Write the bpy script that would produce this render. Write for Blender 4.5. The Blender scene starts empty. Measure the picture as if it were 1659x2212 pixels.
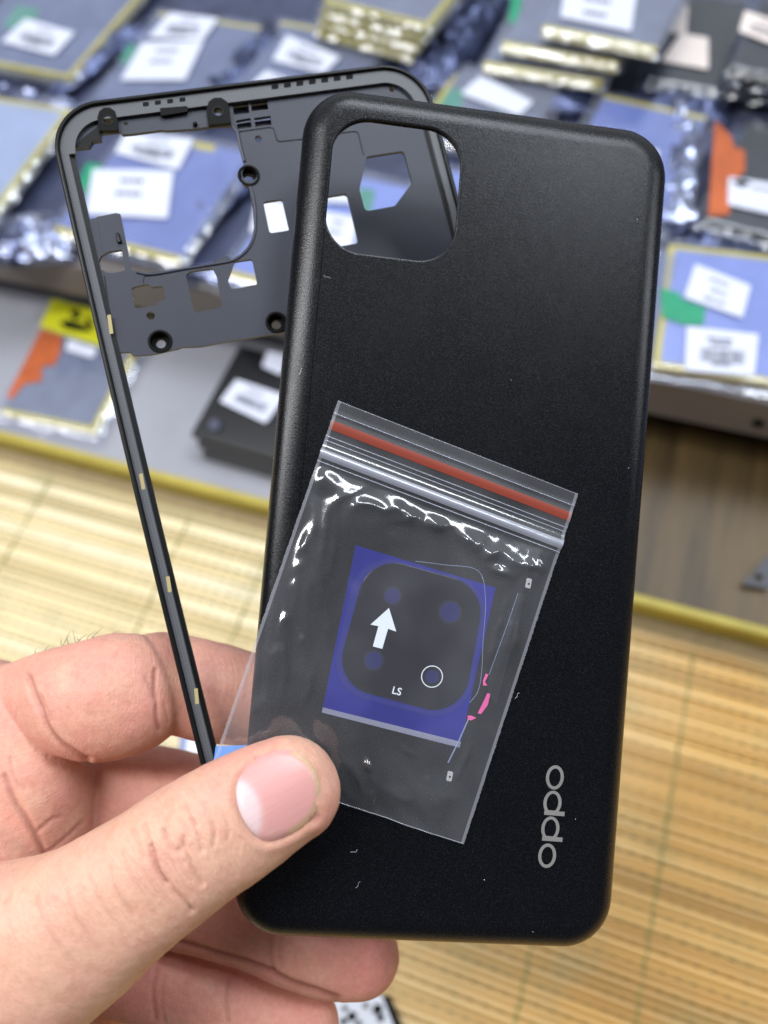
import bpy, bmesh, math, random
import numpy as np
from mathutils import Matrix, Vector
from mathutils.bvhtree import BVHTree
from mathutils import noise as mnoise

sc = bpy.context.scene
col = sc.collection
MM = 0.001
F = 1662.0                       # focal length for a 1659 x 2212 frame
CU, CV = 829.5, 1106.0

# ------------------------------------------------------------------ camera
def nrm(v):
    v = np.array(v, float); return v / np.linalg.norm(v)
Yc = nrm((971, -3471, 1662))                 # direction in which the counter recedes
Xc = nrm((7293, 1834, -1662.0))
Yc = nrm(Yc - Xc * (Xc @ Yc)); Zc = np.cross(Xc, Yc)
Rw = np.array([Xc, Yc, Zc])                  # camera axes -> world
CAMZ = 430 * MM
CAMP = np.array([0, 0, CAMZ])
flip = np.diag([1., -1., -1.])
def m4(R, t):
    M = np.eye(4); M[:3, :3] = R; M[:3, 3] = t
    return Matrix(M.tolist())
Mcam = m4(Rw @ flip, CAMP)
cam = bpy.data.cameras.new('camera')
camo = bpy.data.objects.new('camera', cam); col.objects.link(camo)
camo.matrix_world = Mcam
cam.sensor_fit = 'VERTICAL'; cam.sensor_height = 34.6; cam.sensor_width = 26
cam.lens = F / 2212 * 34.6
cam.clip_start = 0.005; cam.clip_end = 50
cam.dof.use_dof = True; cam.dof.focus_distance = 0.147; cam.dof.aperture_fstop = 9.5
sc.camera = camo

def cam2w(P):                                # camera coords (x right, y down, z forward, mm) -> world m
    return Rw @ (np.asarray(P, float) * MM) + CAMP
def at(u, v, D):                             # point on the sight line at depth D mm
    return cam2w(((u - CU) / F * D, (v - CV) / F * D, D))
def on_z(u, v, z):                           # point of the level plane z (m)
    d = Rw @ np.array(((u - CU) / F, (v - CV) / F, 1.0))
    return CAMP + d * ((z - CAMP[2]) / d[2])
def rod(v):
    v = np.array(v, float); th = np.linalg.norm(v); k = v / th
    K = np.array([[0, -k[2], k[1]], [k[2], 0, -k[0]], [-k[1], k[0], 0]])
    return np.eye(3) + math.sin(th) * K + (1 - math.cos(th)) * K @ K

class Sheet:                                 # a held flat thing: local x right, y up, z towards the viewer
    def __init__(s, rv, t):
        s.Rc = rod(rv); s.tc = np.array(t, float)
        s.R = Rw @ s.Rc @ flip; s.t = cam2w(t)
        s.M = m4(s.R, s.t)
    def px(s, u, v, h=0.0):                  # local (x, y) mm of the point at height h mm
        n = s.Rc[:, 2]; d = np.array(((u - CU) / F, (v - CV) / F, 1.0))
        k = (n @ (s.tc - n * h)) / (n @ d)
        L = flip @ s.Rc.T @ (d * k - s.tc)
        return (L[0], L[1])

# ------------------------------------------------------------------ material helpers
def lin(r, g, b):
    f = lambda c: (c / 255 / 12.92) if c / 255 <= .04045 else ((c / 255 + .055) / 1.055) ** 2.4
    return (f(r), f(g), f(b), 1)
class NT:
    def __init__(s, name):
        s.m = bpy.data.materials.new(name); s.m.use_nodes = True
        s.t = s.m.node_tree; s.t.nodes.clear()
        s.out = s.n('ShaderNodeOutputMaterial')
    def n(s, ty, **kw):
        x = s.t.nodes.new(ty)
        for k, v in kw.items(): setattr(x, k, v)
        return x
    def l(s, a, b): s.t.links.new(a, b)
    def coord(s, scale=(1, 1, 1), rot=(0, 0, 0)):
        c = s.n('ShaderNodeTexCoord'); mp = s.n('ShaderNodeMapping')
        mp.inputs['Scale'].default_value = scale; mp.inputs['Rotation'].default_value = rot
        s.l(c.outputs['Object'], mp.inputs['Vector']); return mp.outputs['Vector']
    def noise(s, scale, detail=3, rough=.5, vec=None):
        x = s.n('ShaderNodeTexNoise'); x.inputs['Scale'].default_value = scale
        x.inputs['Detail'].default_value = detail; x.inputs['Roughness'].default_value = rough
        s.l(vec if vec is not None else s.coord(), x.inputs['Vector']); return x.outputs['Fac']
    def ramp(s, fac, stops):
        r = s.n('ShaderNodeValToRGB'); e = r.color_ramp.elements
        while len(e) < len(stops): e.new(.5)
        for i, (p, c) in enumerate(stops):
            e[i].position = p; e[i].color = c if len(c) == 4 else (*c, 1)
        s.l(fac, r.inputs['Fac']); return r.outputs['Color']
    def mix(s, fac, a, b, mode='MIX'):
        x = s.n('ShaderNodeMix', data_type='RGBA', blend_type=mode)
        for i, v in ((0, fac), (6, a), (7, b)):
            if hasattr(v, 'links'): s.l(v, x.inputs[i])
            else: x.inputs[i].default_value = v
        return x.outputs[2]
    def math(s, op, a, b=0.0, c=0.0):
        x = s.n('ShaderNodeMath', operation=op)
        for i, v in enumerate((a, b, c)):
            if hasattr(v, 'links'): s.l(v, x.inputs[i])
            else: x.inputs[i].default_value = v
        return x.outputs[0]
    def bump(s, h, strength=.3, dist=.0002):
        b = s.n('ShaderNodeBump'); b.inputs['Strength'].default_value = strength
        b.inputs['Distance'].default_value = dist; s.l(h, b.inputs['Height']); return b.outputs['Normal']
    def pbr(s, color, rough=.5, metal=0, normal=None, **kw):
        p = s.n('ShaderNodeBsdfPrincipled')
        for k, v in dict(kw, **{'Base Color': color, 'Roughness': rough, 'Metallic': metal}).items():
            if hasattr(v, 'links'): s.l(v, p.inputs[k])
            else: p.inputs[k].default_value = v
        if normal is not None: s.l(normal, p.inputs['Normal'])
        s.l(p.outputs[0], s.out.inputs['Surface']); return s.m

def plain(name, rgb, rough=.5, var=.12, scale=200, metal=0, bump=0, bscale=None, **kw):
    t = NT(name); c = lin(*rgb)
    dk = tuple(x * (1 - var) for x in c[:3]) + (1,); lt = tuple(min(1, x * (1 + var)) for x in c[:3]) + (1,)
    cc = t.ramp(t.noise(scale), [(.3, dk), (.7, lt)])
    nm = t.bump(t.noise(bscale or scale * 4, 2), bump, .0004) if bump else None
    return t.pbr(cc, rough, metal, nm, **kw)

def film(name, tint=(1, 1, 1), haze=.05, rough=.08, ior=1.5, hazecol=(.9, .92, 1), bump=0, bscale=400, gl=1.0, spread=False):
    t = NT(name)
    tr = t.n('ShaderNodeBsdfTransparent'); tr.inputs[0].default_value = (*tint, 1)
    g = t.n('ShaderNodeBsdfGlossy'); g.inputs['Color'].default_value = (gl, gl, gl, 1); g.inputs['Roughness'].default_value = rough
    lw = t.n('ShaderNodeLayerWeight'); lw.inputs['Blend'].default_value = .5      # thin sheet: same reflection from both sides
    f0 = ((ior - 1) / (ior + 1)) ** 2 * 1.8
    frs = t.math('MULTIPLY_ADD', t.math('POWER', lw.outputs['Facing'], 5.0), 1 - f0, f0)
    di = t.n('ShaderNodeBsdfDiffuse'); di.inputs['Color'].default_value = (*hazecol, 1)
    if bump:
        b = t.bump(t.noise(bscale, 3, .6), bump, .001); t.l(b, g.inputs['Normal']); t.l(b, lw.inputs['Normal'])
    m1 = t.n('ShaderNodeMixShader'); t.l(frs, m1.inputs[0]); t.l(tr.outputs[0], m1.inputs[1]); t.l(g.outputs[0], m1.inputs[2])
    m2 = t.n('ShaderNodeMixShader')
    if spread:
        hz = t.math('MULTIPLY', t.math('ADD', t.ramp(t.noise(60, 2, .5), [(.36, (.62, .62, .62)), (.62, (1.1, 1.1, 1.1))]), .1), haze)
        t.l(hz, m2.inputs[0])
    else: m2.inputs[0].default_value = haze
    t.l(m1.outputs[0], m2.inputs[1]); t.l(di.outputs[0], m2.inputs[2])
    t.l(m2.outputs[0], t.out.inputs['Surface']); return t.m

# ------------------------------------------------------------------ object helpers
def tag(o, label=None, cat=None, group=None, kind=None):
    for k, v in (('label', label), ('category', cat), ('group', group), ('kind', kind)):
        if v: o[k] = v
    return o
def empty(name, M, label, cat, group=None):
    o = bpy.data.objects.new(name, None); col.objects.link(o); o.matrix_world = M
    o.empty_display_size = .01
    return tag(o, label, cat, group)
def link(name, me, mat, parent=None, M=None, angle=35, smooth=True):
    o = bpy.data.objects.new(name, me); col.objects.link(o)
    if mat is not None: me.materials.clear(); me.materials.append(mat)
    if parent is not None: o.parent = parent
    if M is not None: o.matrix_local = M
    if smooth:
        me.polygons.foreach_set('use_smooth', [True] * len(me.polygons))
        if angle is not None: me.set_sharp_from_angle(angle=math.radians(angle))
    return o
class MB:
    def __init__(s): s.v = []; s.f = []
    def add(s, v, f):
        b = len(s.v); s.v += [tuple(p) for p in v]; s.f += [tuple(i + b for i in q) for q in f]
    def box(s, x0, x1, y0, y1, z0, z1):
        s.add([(x0, y0, z0), (x1, y0, z0), (x1, y1, z0), (x0, y1, z0), (x0, y0, z1), (x1, y0, z1), (x1, y1, z1), (x0, y1, z1)],
              [(3, 2, 1, 0), (4, 5, 6, 7), (0, 1, 5, 4), (1, 2, 6, 5), (2, 3, 7, 6), (3, 0, 4, 7)])
    def tube(s, pts, r, n=8, cap=True):
        pts = [np.array(p, float) for p in pts]; rings = []
        rs = r if hasattr(r, '__len__') else [r] * len(pts)
        up = np.array((.13, .21, .97))
        for i, p in enumerate(pts):
            t = nrm(pts[min(i + 1, len(pts) - 1)] - pts[max(i - 1, 0)])
            a = np.cross(t, up)
            if np.linalg.norm(a) < 1e-4: a = np.cross(t, (1, 0, 0))
            a = nrm(a); b = np.cross(t, a)
            rings.append([p + rs[i] * (math.cos(k * 2 * math.pi / n) * a + math.sin(k * 2 * math.pi / n) * b) for k in range(n)])
        v = [q for R in rings for q in R]; f = []
        for i in range(len(rings) - 1):
            for k in range(n): f.append((i * n + k, (i + 1) * n + k, (i + 1) * n + (k + 1) % n, i * n + (k + 1) % n))
        if cap: f.append(tuple(range(n))); f.append(tuple((len(rings) - 1) * n + k for k in reversed(range(n))))
        s.add(v, f)
    def rings(s, R, closed_ends=(False, False)):           # list of equal closed loops
        n = len(R[0]); f = []
        for i in range(len(R) - 1):
            for k in range(n): f.append((i * n + k, i * n + (k + 1) % n, (i + 1) * n + (k + 1) % n, (i + 1) * n + k))
        if closed_ends[0]: f.append(tuple(reversed(range(n))))
        if closed_ends[1]: f.append(tuple((len(R) - 1) * n + k for k in range(n)))
        s.add([p for r in R for p in r], f)
    def mesh(s, name, scale=MM):
        me = bpy.data.meshes.new(name)
        me.from_pydata([tuple(np.array(p) * scale) for p in s.v], [], s.f); me.validate(); me.update()
        return me
    def build(s, name, mat, parent=None, M=None, scale=MM, angle=35):
        return link(name, s.mesh(name, scale), mat, parent, M, angle)

def cutmesh(name, polys, z0, z1, bevel=0):                  # filled outline with holes, mm -> mesh in m
    cu = bpy.data.curves.new(name, 'CURVE'); cu.dimensions = '2D'; cu.fill_mode = 'BOTH'
    cu.extrude = max(1e-7, (z1 - z0) / 2 * MM - bevel * MM); cu.bevel_depth = bevel * MM; cu.bevel_resolution = 1
    if bevel: cu.offset = -bevel * MM
    for p in polys:
        sp = cu.splines.new('POLY'); sp.points.add(len(p) - 1); sp.use_cyclic_u = True
        sp.points.foreach_set('co', [c for q in p for c in (q[0] * MM, q[1] * MM, 0, 1)])
    ob = bpy.data.objects.new(name, cu); col.objects.link(ob)
    dg = bpy.context.evaluated_depsgraph_get()
    me = bpy.data.meshes.new_from_object(ob.evaluated_get(dg))
    bpy.data.objects.remove(ob); bpy.data.curves.remove(cu)
    me.transform(Matrix.Translation((0, 0, (z0 + z1) / 2 * MM)))
    return me
def cut(name, polys, z0, z1, mat, parent=None, M=None, bevel=0):
    return link(name, cutmesh(name, polys, z0, z1, bevel), mat, parent, M, 30)
def circle(c, r, n=28, ry=None):
    return [(c[0] + r * math.cos(a), c[1] + (ry or r) * math.sin(a)) for a in (2 * math.pi * k / n for k in range(n))]
def fillet(P, r, n=6):                                      # round the corners of a polygon
    out = []; N = len(P); P = [np.array(p, float) for p in P]
    rs = r if hasattr(r, '__len__') else [r] * N
    for i in range(N):
        a, b, c = P[i - 1], P[i], P[(i + 1) % N]
        d1 = a - b; d2 = c - b; l1 = np.linalg.norm(d1); l2 = np.linalg.norm(d2)
        if rs[i] <= 0 or l1 < 1e-6 or l2 < 1e-6: out.append(tuple(b)); continue
        d1 /= l1; d2 /= l2; ang = math.acos(max(-1, min(1, d1 @ d2)))
        if ang > 3.05: out.append(tuple(b)); continue
        q = min(rs[i] / math.tan(ang / 2), .48 * l1, .48 * l2); rr = q * math.tan(ang / 2)
        cc = b + nrm(d1 + d2) * rr / math.sin(ang / 2)
        p0 = b + d1 * q - cc; p1 = b + d2 * q - cc
        a0 = math.atan2(p0[1], p0[0]); a1 = math.atan2(p1[1], p1[0]); da = (a1 - a0 + math.pi) % (2 * math.pi) - math.pi
        out += [(cc[0] + rr * math.cos(a0 + da * k / n), cc[1] + rr * math.sin(a0 + da * k / n)) for k in range(n + 1)]
    return out
def rrect(w, h, r, n=12, cx=0, cy=0):
    return fillet([(cx - w / 2, cy - h / 2), (cx + w / 2, cy - h / 2), (cx + w / 2, cy + h / 2), (cx - w / 2, cy + h / 2)], r, n)
def dense(P, step):
    out = []
    for i in range(len(P)):
        a = np.array(P[i]); b = np.array(P[(i + 1) % len(P)]); k = max(1, int(np.linalg.norm(b - a) / step))
        out += [tuple(a + (b - a) * j / k) for j in range(k)]
    return out
def catmull(P, n=8):
    P = [np.array(p, float) for p in P]; out = []
    for i in range(len(P) - 1):
        p0 = P[max(i - 1, 0)]; p1 = P[i]; p2 = P[i + 1]; p3 = P[min(i + 2, len(P) - 1)]
        for k in range(n):
            t = k / n
            out.append(.5 * (2 * p1 + (p2 - p0) * t + (2 * p0 - 5 * p1 + 4 * p2 - p3) * t * t + (3 * p1 - p0 - 3 * p2 + p3) * t ** 3))
    out.append(P[-1]); return out
def textmesh(name, s, size, z):
    cu = bpy.data.curves.new(name, 'FONT'); cu.body = s; cu.size = size * MM; cu.align_x = 'CENTER'; cu.align_y = 'CENTER'
    cu.extrude = .01 * MM; cu.offset = .012 * size * MM
    ob = bpy.data.objects.new(name, cu); col.objects.link(ob)
    dg = bpy.context.evaluated_depsgraph_get()
    me = bpy.data.meshes.new_from_object(ob.evaluated_get(dg))
    bpy.data.objects.remove(ob); bpy.data.curves.remove(cu)
    me.transform(Matrix.Translation((0, 0, z * MM))); return me
def T(x, y, z, rz=0): return Matrix.Translation((x * MM, y * MM, z * MM)) @ Matrix.Rotation(rz, 4, 'Z')
rnd = random.Random(7)

# zoom pixel -> frame pixel maps used while tracing the photograph
Z1 = lambda x, y: (x * .5, y * .5)
ZH = lambda x, y: (639.4 + x * .2604, 172.8 + y * .2604)
ZB = lambda x, y: (449.3 + x * .5209, 829.5 + y * .5209)
ZL = lambda x, y: (708.6 + x * .573, 1469 + y * .573)
HZ = lambda x, y: (x * .5521, 1296.2 + y * .5521)
ZN = lambda x, y: (x * .3958, 518.5 + y * .3958)

# ================================================================== BACK COVER
cover = Sheet((-.0294, -.0914, .0875), (14.48, 1.37, 152.37))
CW, CH, CR, FACE, ROLL = 74.05, 164.0, 9.8, 4.3, 5.4
t = NT('frosted_black_plastic')
g1 = t.noise(5200, 1, .5); g2 = t.noise(2600, 1, .5)
cc = t.ramp(g1, [(.4, (.003, .0031, .0046)), (.6, (.005, .0055, .0075)), (.75, (.012, .013, .017))])
rg = t.math('MULTIPLY_ADD', t.noise(70, 4, .6), .12, t.math('MULTIPLY_ADD', g1, .14, .14))
m_cover = t.pbr(cc, rg, 0, t.bump(g1, .42, .00007), **{'Specular IOR Level': t.math('MULTIPLY_ADD', t.math('GREATER_THAN', g1, .62), .22, .3)})
m_logo = plain('silver_grey_print', (150, 148, 146), .35, .05, metal=.35)
m_lint = plain('white_lint', (215, 215, 225), .7, .05)
m_tab = film('blue_film_tab', (.25, .5, .95), .75, .1, hazecol=(.16, .42, .95))

c_root = empty('phone_back_cover', cover.M, 'matt black phone back cover with square camera opening, pinched under the thumb', 'phone cover')
R_ = []
for k in range(11):
    a = math.pi / 2 * k / 10
    ins = ROLL * (1 - math.cos(a)); z = FACE * math.sin(a)
    R_.append([(x, y, z) for x, y in dense(rrect(CW - 2 * ins, CH - 2 * ins, CR - ins, 12), 1e9)])
# hole from the traced edges of the camera opening
hx0 = np.mean([cover.px(*ZH(275, 800), FACE)[0], cover.px(*ZH(250, 1060), FACE)[0]])
hx1 = np.mean([cover.px(*ZH(1366, 760), FACE)[0], cover.px(*ZH(1350, 980), FACE)[0]])
hy1 = np.mean([cover.px(*ZH(620, 325), FACE)[1], cover.px(*ZH(1040, 390), FACE)[1]])
hy0 = np.mean([cover.px(*ZH(520, 1432), FACE)[1], cover.px(*ZH(980, 1500), FACE)[1]])
hole = rrect(hx1 - hx0, hy1 - hy0, 7.3, 12, (hx0 + hx1) / 2, (hy0 + hy1) / 2)
R_.append([(x, y, FACE) for x, y in rrect(CW - 2 * ROLL - .6, CH - 2 * ROLL - .6, CR - ROLL - .3, 12)])
R_.append([(x, y, FACE) for x, y in rrect(CW - 2 * ROLL - 1.2, CH - 2 * ROLL - 1.2, CR - ROLL - .6, 12)])
mb = MB()
base = [(x, y, -.6) for x, y, z in R_[0]]
mb.rings([base] + R_)
lip = [[(x, y, z) for x, y in rrect(hx1 - hx0 + 2 * q, hy1 - hy0 + 2 * q, 7.3 + q, 12, (hx0 + hx1) / 2, (hy0 + hy1) / 2)] for q, z in ((.9, FACE), (.5, FACE), (.25, FACE), (.07, FACE - .06), (0, FACE - .25), (0, FACE - 1.1))]
mb.rings(lip[::-1])
me = mb.mesh('shell')
top = cutmesh('t', [[(x, y) for x, y, z in R_[-1]], [(x, y) for x, y, z in lip[0]]], FACE, FACE)
bm = bmesh.new(); bm.from_mesh(me); bm.from_mesh(top)
bad = [f for f in bm.faces if all(abs(v.co.z - FACE * MM) < 2e-6 for v in f.verts) and f.calc_area() < 1e-13]
bmesh.ops.delete(bm, geom=bad, context='FACES')
bmesh.ops.remove_doubles(bm, verts=bm.verts, dist=2e-6)
bmesh.ops.recalc_face_normals(bm, faces=bm.faces)
for f in bm.faces:
    if f.calc_center_median().z > FACE * MM * .99 and abs(f.normal.z) > .9 and f.normal.z < 0: f.normal_flip()
bm.to_mesh(me); bm.free()
shell = link('shell', me, m_cover, c_root, angle=50)
# logo: o p p o, running up the right-hand side
def lpx(x, y): return cover.px(*ZL(x, y), FACE)
ang = None
pa = np.array(lpx(826, 662)); pb = np.array(lpx(855, 367)); up = nrm(pb - pa); rt = np.array((up[1], -up[0]))
polys = []
def letter_o(c, hw, hh, st):
    f = lambda w, h: [tuple(c + rt * w * math.cos(a) + up * h * math.sin(a)) for a in (2 * math.pi * k / 40 for k in range(40))]
    return [f(hw, hh), f(hw - st, hh - st * .95)]
sc_px = np.linalg.norm(pb - pa) / math.hypot(29, 295)
lm = MB(); logo_parts = []
for cxy in ((855, 367), (826, 662)):
    logo_parts += [letter_o(np.array(lpx(*cxy)), 35 * sc_px, 46 * sc_px, 12.5 * sc_px)]
pps = []
for cxy in ((846, 463), (838, 560)):
    c = np.array(lpx(*cxy)); hw, hh, st = 35.5 * sc_px, 46 * sc_px, 12.5 * sc_px
    # bowl closed by a straight stem on its lower side
    arc = lambda w, h, cut: [tuple(c + rt * w * math.cos(a) + up * max(h * math.sin(a), cut)) for a in (2 * math.pi * k / 40 for k in range(40))]
    logo_parts.append([arc(hw, hh, -hh * .9), arc(hw - st, hh - st * .9, -hh * .62)])
    s0 = -hh * 1.02; s1 = -hh * .66
    pps.append([tuple(c + rt * x + up * y) for x, y in ((-hw * .8, s0), (hw * 1.45, s0), (hw * 1.45, s1), (-hw * .8, s1))])
bm = bmesh.new()
for i, pl in enumerate(logo_parts): bm.from_mesh(cutmesh('l', pl, FACE + .005, FACE + .025))
for i, pl in enumerate(pps): bm.from_mesh(cutmesh('l', [pl], FACE + .004, FACE + .028))
me = bpy.data.meshes.new('logo'); bm.to_mesh(me); bm.free()
link('logo', me, m_logo, c_root)
# lint and dust on the cover
def lint(u, v, kind, r):
    x, y = cover.px(u, v, FACE); m = MB(); q = random.Random(int(u * 3 + v)); a = q.uniform(0, 6.28); P = [np.array((x, y, FACE + .05))]
    for i in range(7 if kind else 2):
        a += q.uniform(-.9, .9); P.append(P[-1] + np.array((math.cos(a), math.sin(a), 0)) * (.22 if kind else .1) + np.array((0, 0, q.uniform(-.02, .05))))
    m.tube(catmull(P, 3), r, 5); m.build('lint', m_lint, c_root)
for a in ((652, 795, 1, .035), (1377, 475, 0, .05), (1104, 822, 0, .04), (772, 1835, 1, .03), (768, 1918, 1, .022), (1045, 1900, 0, .05), (1243, 1768, 0, .03), (1122, 1497, 1, .025), (1358, 1010, 0, .03), (1150, 2012, 0, .03), (700, 595, 1, .02)): lint(*a)
# blue protective film poking out of the cover beside the thumb
q = [cover.px(*p, -.4) for p in ((466, 1612), (540, 1609), (560, 1690), (455, 1690))]
cut('film_tab', [q], -.45, -.35, m_tab, c_root)

# ================================================================== MIDDLE FRAME
S = 1.085
frame = Sheet((-.0734, -.1914, -.2443), (-7.654 * S, -5.711 * S, 147.69 * S))
FW, FH, FR, FY = 75.4 * S, 164 * S - 20, 10.5, 10.0
m_rail = plain('black_frame_plastic', (15, 16, 18), .38, .1, 600, bump=.05, **{'Specular IOR Level': .25})
m_plate = plain('slate_frame_plastic', (42, 45, 58), .5, .06, 120, bump=.12, bscale=4000)
m_plate2 = plain('slate_frame_plastic_step', (50, 53, 67), .45, .06, 120, bump=.1, bscale=4000)
m_dark = plain('black_and_recess_shade', (9, 9, 11), .6, .1, **{'Specular IOR Level': .15})  # near-black colour stands in for recess shade; also black parts and marks
t = NT('ribbed_adhesive_ledge')
w = t.n('ShaderNodeTexChecker'); w.inputs['Scale'].default_value = 2600; t.l(t.coord(rot=(0, 0, .78)), w.inputs['Vector'])
m_ledge = t.pbr(t.mix(w.outputs['Fac'], lin(80, 82, 86), lin(92, 94, 98)), .5, 0, t.bump(w.outputs['Fac'], .3, .0001))
f_root = empty('phone_middle_frame', frame.M, 'thin black phone middle frame with slate plate full of cutouts, behind the back cover', 'phone frame')
def bow(y): return -.55 * max(0, 1 - ((y - FY) / (FH * .5)) ** 2)       # the long thin rails bend a little
def floop(ins, z):
    P = dense(rrect(FW - 2 * ins, FH - 2 * ins, max(.5, FR - ins), 14, 0, FY), 6)
    return [(x + (bow(y) if x < 0 else 0), y, z) for x, y in P]
m = MB(); m.rings([floop(*p) for p in ((3.0, -5.5), (.8, -5.5), (.15, -4.6), (0, -3.4), (0, -.9), (.12, -.35), (.35, -.06), (.6, 0), (.85, -.03), (1.0, -.2), (1.05, -.9))]); m.build('outer_rail', m_rail, f_root, angle=40)
m = MB(); m.rings([floop(*p) for p in ((1.05, -.85), (1.07, -.75), (2.6, -.75), (2.7, -.9), (2.75, -1.4))]); m.build('adhesive_ledge', m_ledge, f_root)
m = MB(); m.rings([floop(*p) for p in ((2.74, -1.38), (3.6, -1.5), (3.65, -2.6), (3.0, -2.7), (3.0, -5.5))]); m.build('inner_flange', m_rail, f_root)
PZ = -1.55
fp = lambda p, h=PZ: frame.px(*p, h)
def tr(pts, zf=Z1): return [fp(zf(*p)) for p in pts]
opening = tr([(313, 645), (350, 855), (375, 950), (415, 942), (420, 936), (500, 920), (520, 924), (550, 1075), (566, 1166), (585, 1171), (640, 1180), (760, 1161), (900, 1141), (925, 1137), (935, 1118), (985, 1106), (1000, 1122), (1040, 1098), (1068, 1068), (1088, 1030), (1098, 980), (1095, 900), (1075, 802), (1060, 803), (1047, 792), (1040, 735), (1053, 728), (1050, 690), (1020, 560), (1000, 541), (900, 547), (840, 556), (720, 564), (700, 561), (580, 577), (530, 581), (518, 568), (440, 576), (437, 605), (400, 611), (385, 636), (330, 641)])
slot = tr([(525, 1078), (470, 1086), (437, 1105), (425, 1132), (432, 1160), (460, 1177), (490, 1179), (540, 1168)])
H = [fillet(tr(p), .5, 3) for p in (
    [(568, 1242), (625, 1228), (640, 1228), (655, 1240), (705, 1235), (717, 1295), (685, 1303), (675, 1320), (590, 1333), (580, 1325)],
    [(803, 1188), (822, 1172), (920, 1158), (936, 1190), (960, 1328), (838, 1350)],
    [(1012, 1130), (1090, 1118), (1112, 1228), (1000, 1250), (985, 1215)],
    [(1137, 872), (1220, 860), (1251, 995), (1165, 1008)])]
H.append(fillet(tr([(585, 635), (895, 586), (965, 850), (820, 1045), (575, 1090), (527, 910)], ZH), .9, 4))
H.append(fillet(tr([(200, 975), (425, 940), (520, 1353), (280, 1395)], ZH), .8, 4))
sq = 1662 / 160
screws = [((692, 1475), 21, 40), ((1195, 1393), 21, 38), ((1075, 758), 23, 38), ((470, 530), 20, 37), ((943, 493), 21, 42)]
holes = [((651, 1363), 18), ((838, 440), 10), ((545, 535), 9), ((1116, 600), 16), ((1447, 378), 11), ((1605, 358), 13), ((1693, 386), 13)]
for c, r, R2 in screws[:2]: H.append(circle(fp(Z1(*c)), R2 * .5 / sq))
cb = tr([(1075 + 38 * math.cos(a), 758 + 40 * math.sin(a)) for a in (math.radians(d) for d in range(-120, 140, 12))])
H.append([fp(Z1(*screws[2][0]))] and circle(fp(Z1(1078, 752)), 33 * .5 / sq))
for c, r in holes + [((470, 530), 19), ((943, 493), 19)]: H.append(circle(fp(Z1(*c)), r * .5 / sq, 16))
pockets = [(993, 403, 1052, 424, 8), (1070, 391, 1140, 412, 8), (1004, 446, 1072, 494, 5), (1082, 437, 1154, 478, 3), (1020, 514, 1082, 556, 3), (1097, 504, 1168, 546, 3)]
pk = []
for x0, y0, x1, y1, r in pockets:
    k = -.13
    quad = [(x0, y0 - k * 0 + 6), (x1, y0 - 4), (x1 + 6, y1 - 6), (x0 + 6, y1 + 2)]
    pk.append(fillet(tr(quad), r * .5 / sq, 3))
H += pk
sp_slots = [((630, 450), 13, 9), ((682, 443), 13, 9), ((735, 437), 13, 9), ((788, 430), 13, 9)] + [((1188 + 53.7 * i, 375 - 7.2 * i), 15, 10) for i in range(7)]
arch = [tr([(432, 575), (424, 520), (432, 492), (452, 476), (478, 476), (500, 492), (509, 520), (514, 560), (512, 572)]), tr([(903, 550), (893, 480), (902, 450), (925, 434), (955, 433), (980, 448), (992, 480), (999, 540)])]
# plate outline: top part of the frame interior, down to its traced lower edge
low = tr([(514, 1522), (560, 1521), (575, 1536), (655, 1531), (775, 1505), (782, 1500), (870, 1496), (1010, 1470), (1215, 1437), (1500, 1395), (1900, 1335), (2160, 1297)])
inner = rrect(FW - 5.5, FH - 5.5, FR - 2.7, 10, 0, FY)
yl = min(p[1] for p in low)
left_x = -FW / 2 + 2.75; right_x = FW / 2 - 2.75
upper = [p for p in inner if p[1] > 0]
upper = sorted(upper, key=lambda p: -math.atan2(p[1] - 40, p[0]))      # left -> top -> right
upper = [p for p in upper if p[1] > 40]
li = [(left_x + bow(low[0][1]) + .0, low[0][1])]
outline = [(p[0] + (bow(p[1]) if p[0] < 0 else 0), p[1]) for p in upper]
outline = outline + [(right_x, low[-1][1])] + low[::-1] + li
# merge the opening away from the rail: keep its left side just inside the flange
opening = [(max(p[0], left_x + bow(p[1]) + .95), p[1]) for p in opening]
plate = cut('back_plate', [outline, opening, slot] + H, PZ - .9, PZ, m_plate, f_root)
# lighter strips and floors under pockets
bm = bmesh.new()
for p in pk: bm.from_mesh(cutmesh('p', [fillet([tuple(np.mean(p, 0) + (np.array(q) - np.mean(p, 0)) * 1.12) for q in p], 0)], PZ - 1.9, PZ - 1.6))
me = bpy.data.meshes.new('pocket_floor'); bm.to_mesh(me); bm.free(); link('pocket_floor', me, m_plate, f_root)
for c, r, R2 in screws[:3]:
    q = fp(Z1(*c)); rr = R2 * .5 / sq; hr = r * .5 / sq
    m = MB()
    ring = lambda r_, z_: [(q[0] + r_ * math.cos(a), q[1] + r_ * math.sin(a), z_) for a in (2 * math.pi * k / 32 for k in range(32))]
    if R2 < 41 and c[1] > 700:
        m.rings([ring(rr + .55, PZ - .02), ring(rr + .45, PZ + .22), ring(rr + .08, PZ + .25), ring(rr * .97, PZ), ring(rr * .9, PZ - 1.3), ring(hr, PZ - 1.35), ring(hr * .98, PZ - 2.4)])
    else:
        m.rings([ring(rr * 1.02, PZ + .08), ring(rr * .97, PZ + .1), ring(rr * .9, PZ + .06), ring(hr, PZ + .05), ring(hr * .98, PZ - 1.4)])
    m.build('screw_boss', m_dark if c[1] > 700 else m_rail, f_root, angle=30)
for c, hw, hh in sp_slots:
    q = [fp(Z1(c[0] + a, c[1] + b - a * .13), -.7) for a, b in ((-hw, -hh), (hw, -hh), (hw, hh), (-hw, hh))]
    cut('sound_slot', [fillet(q, .2, 3)], -1.25, -.69, m_dark, f_root)  # flat dark patch, the shade inside the slot given by colour
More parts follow.
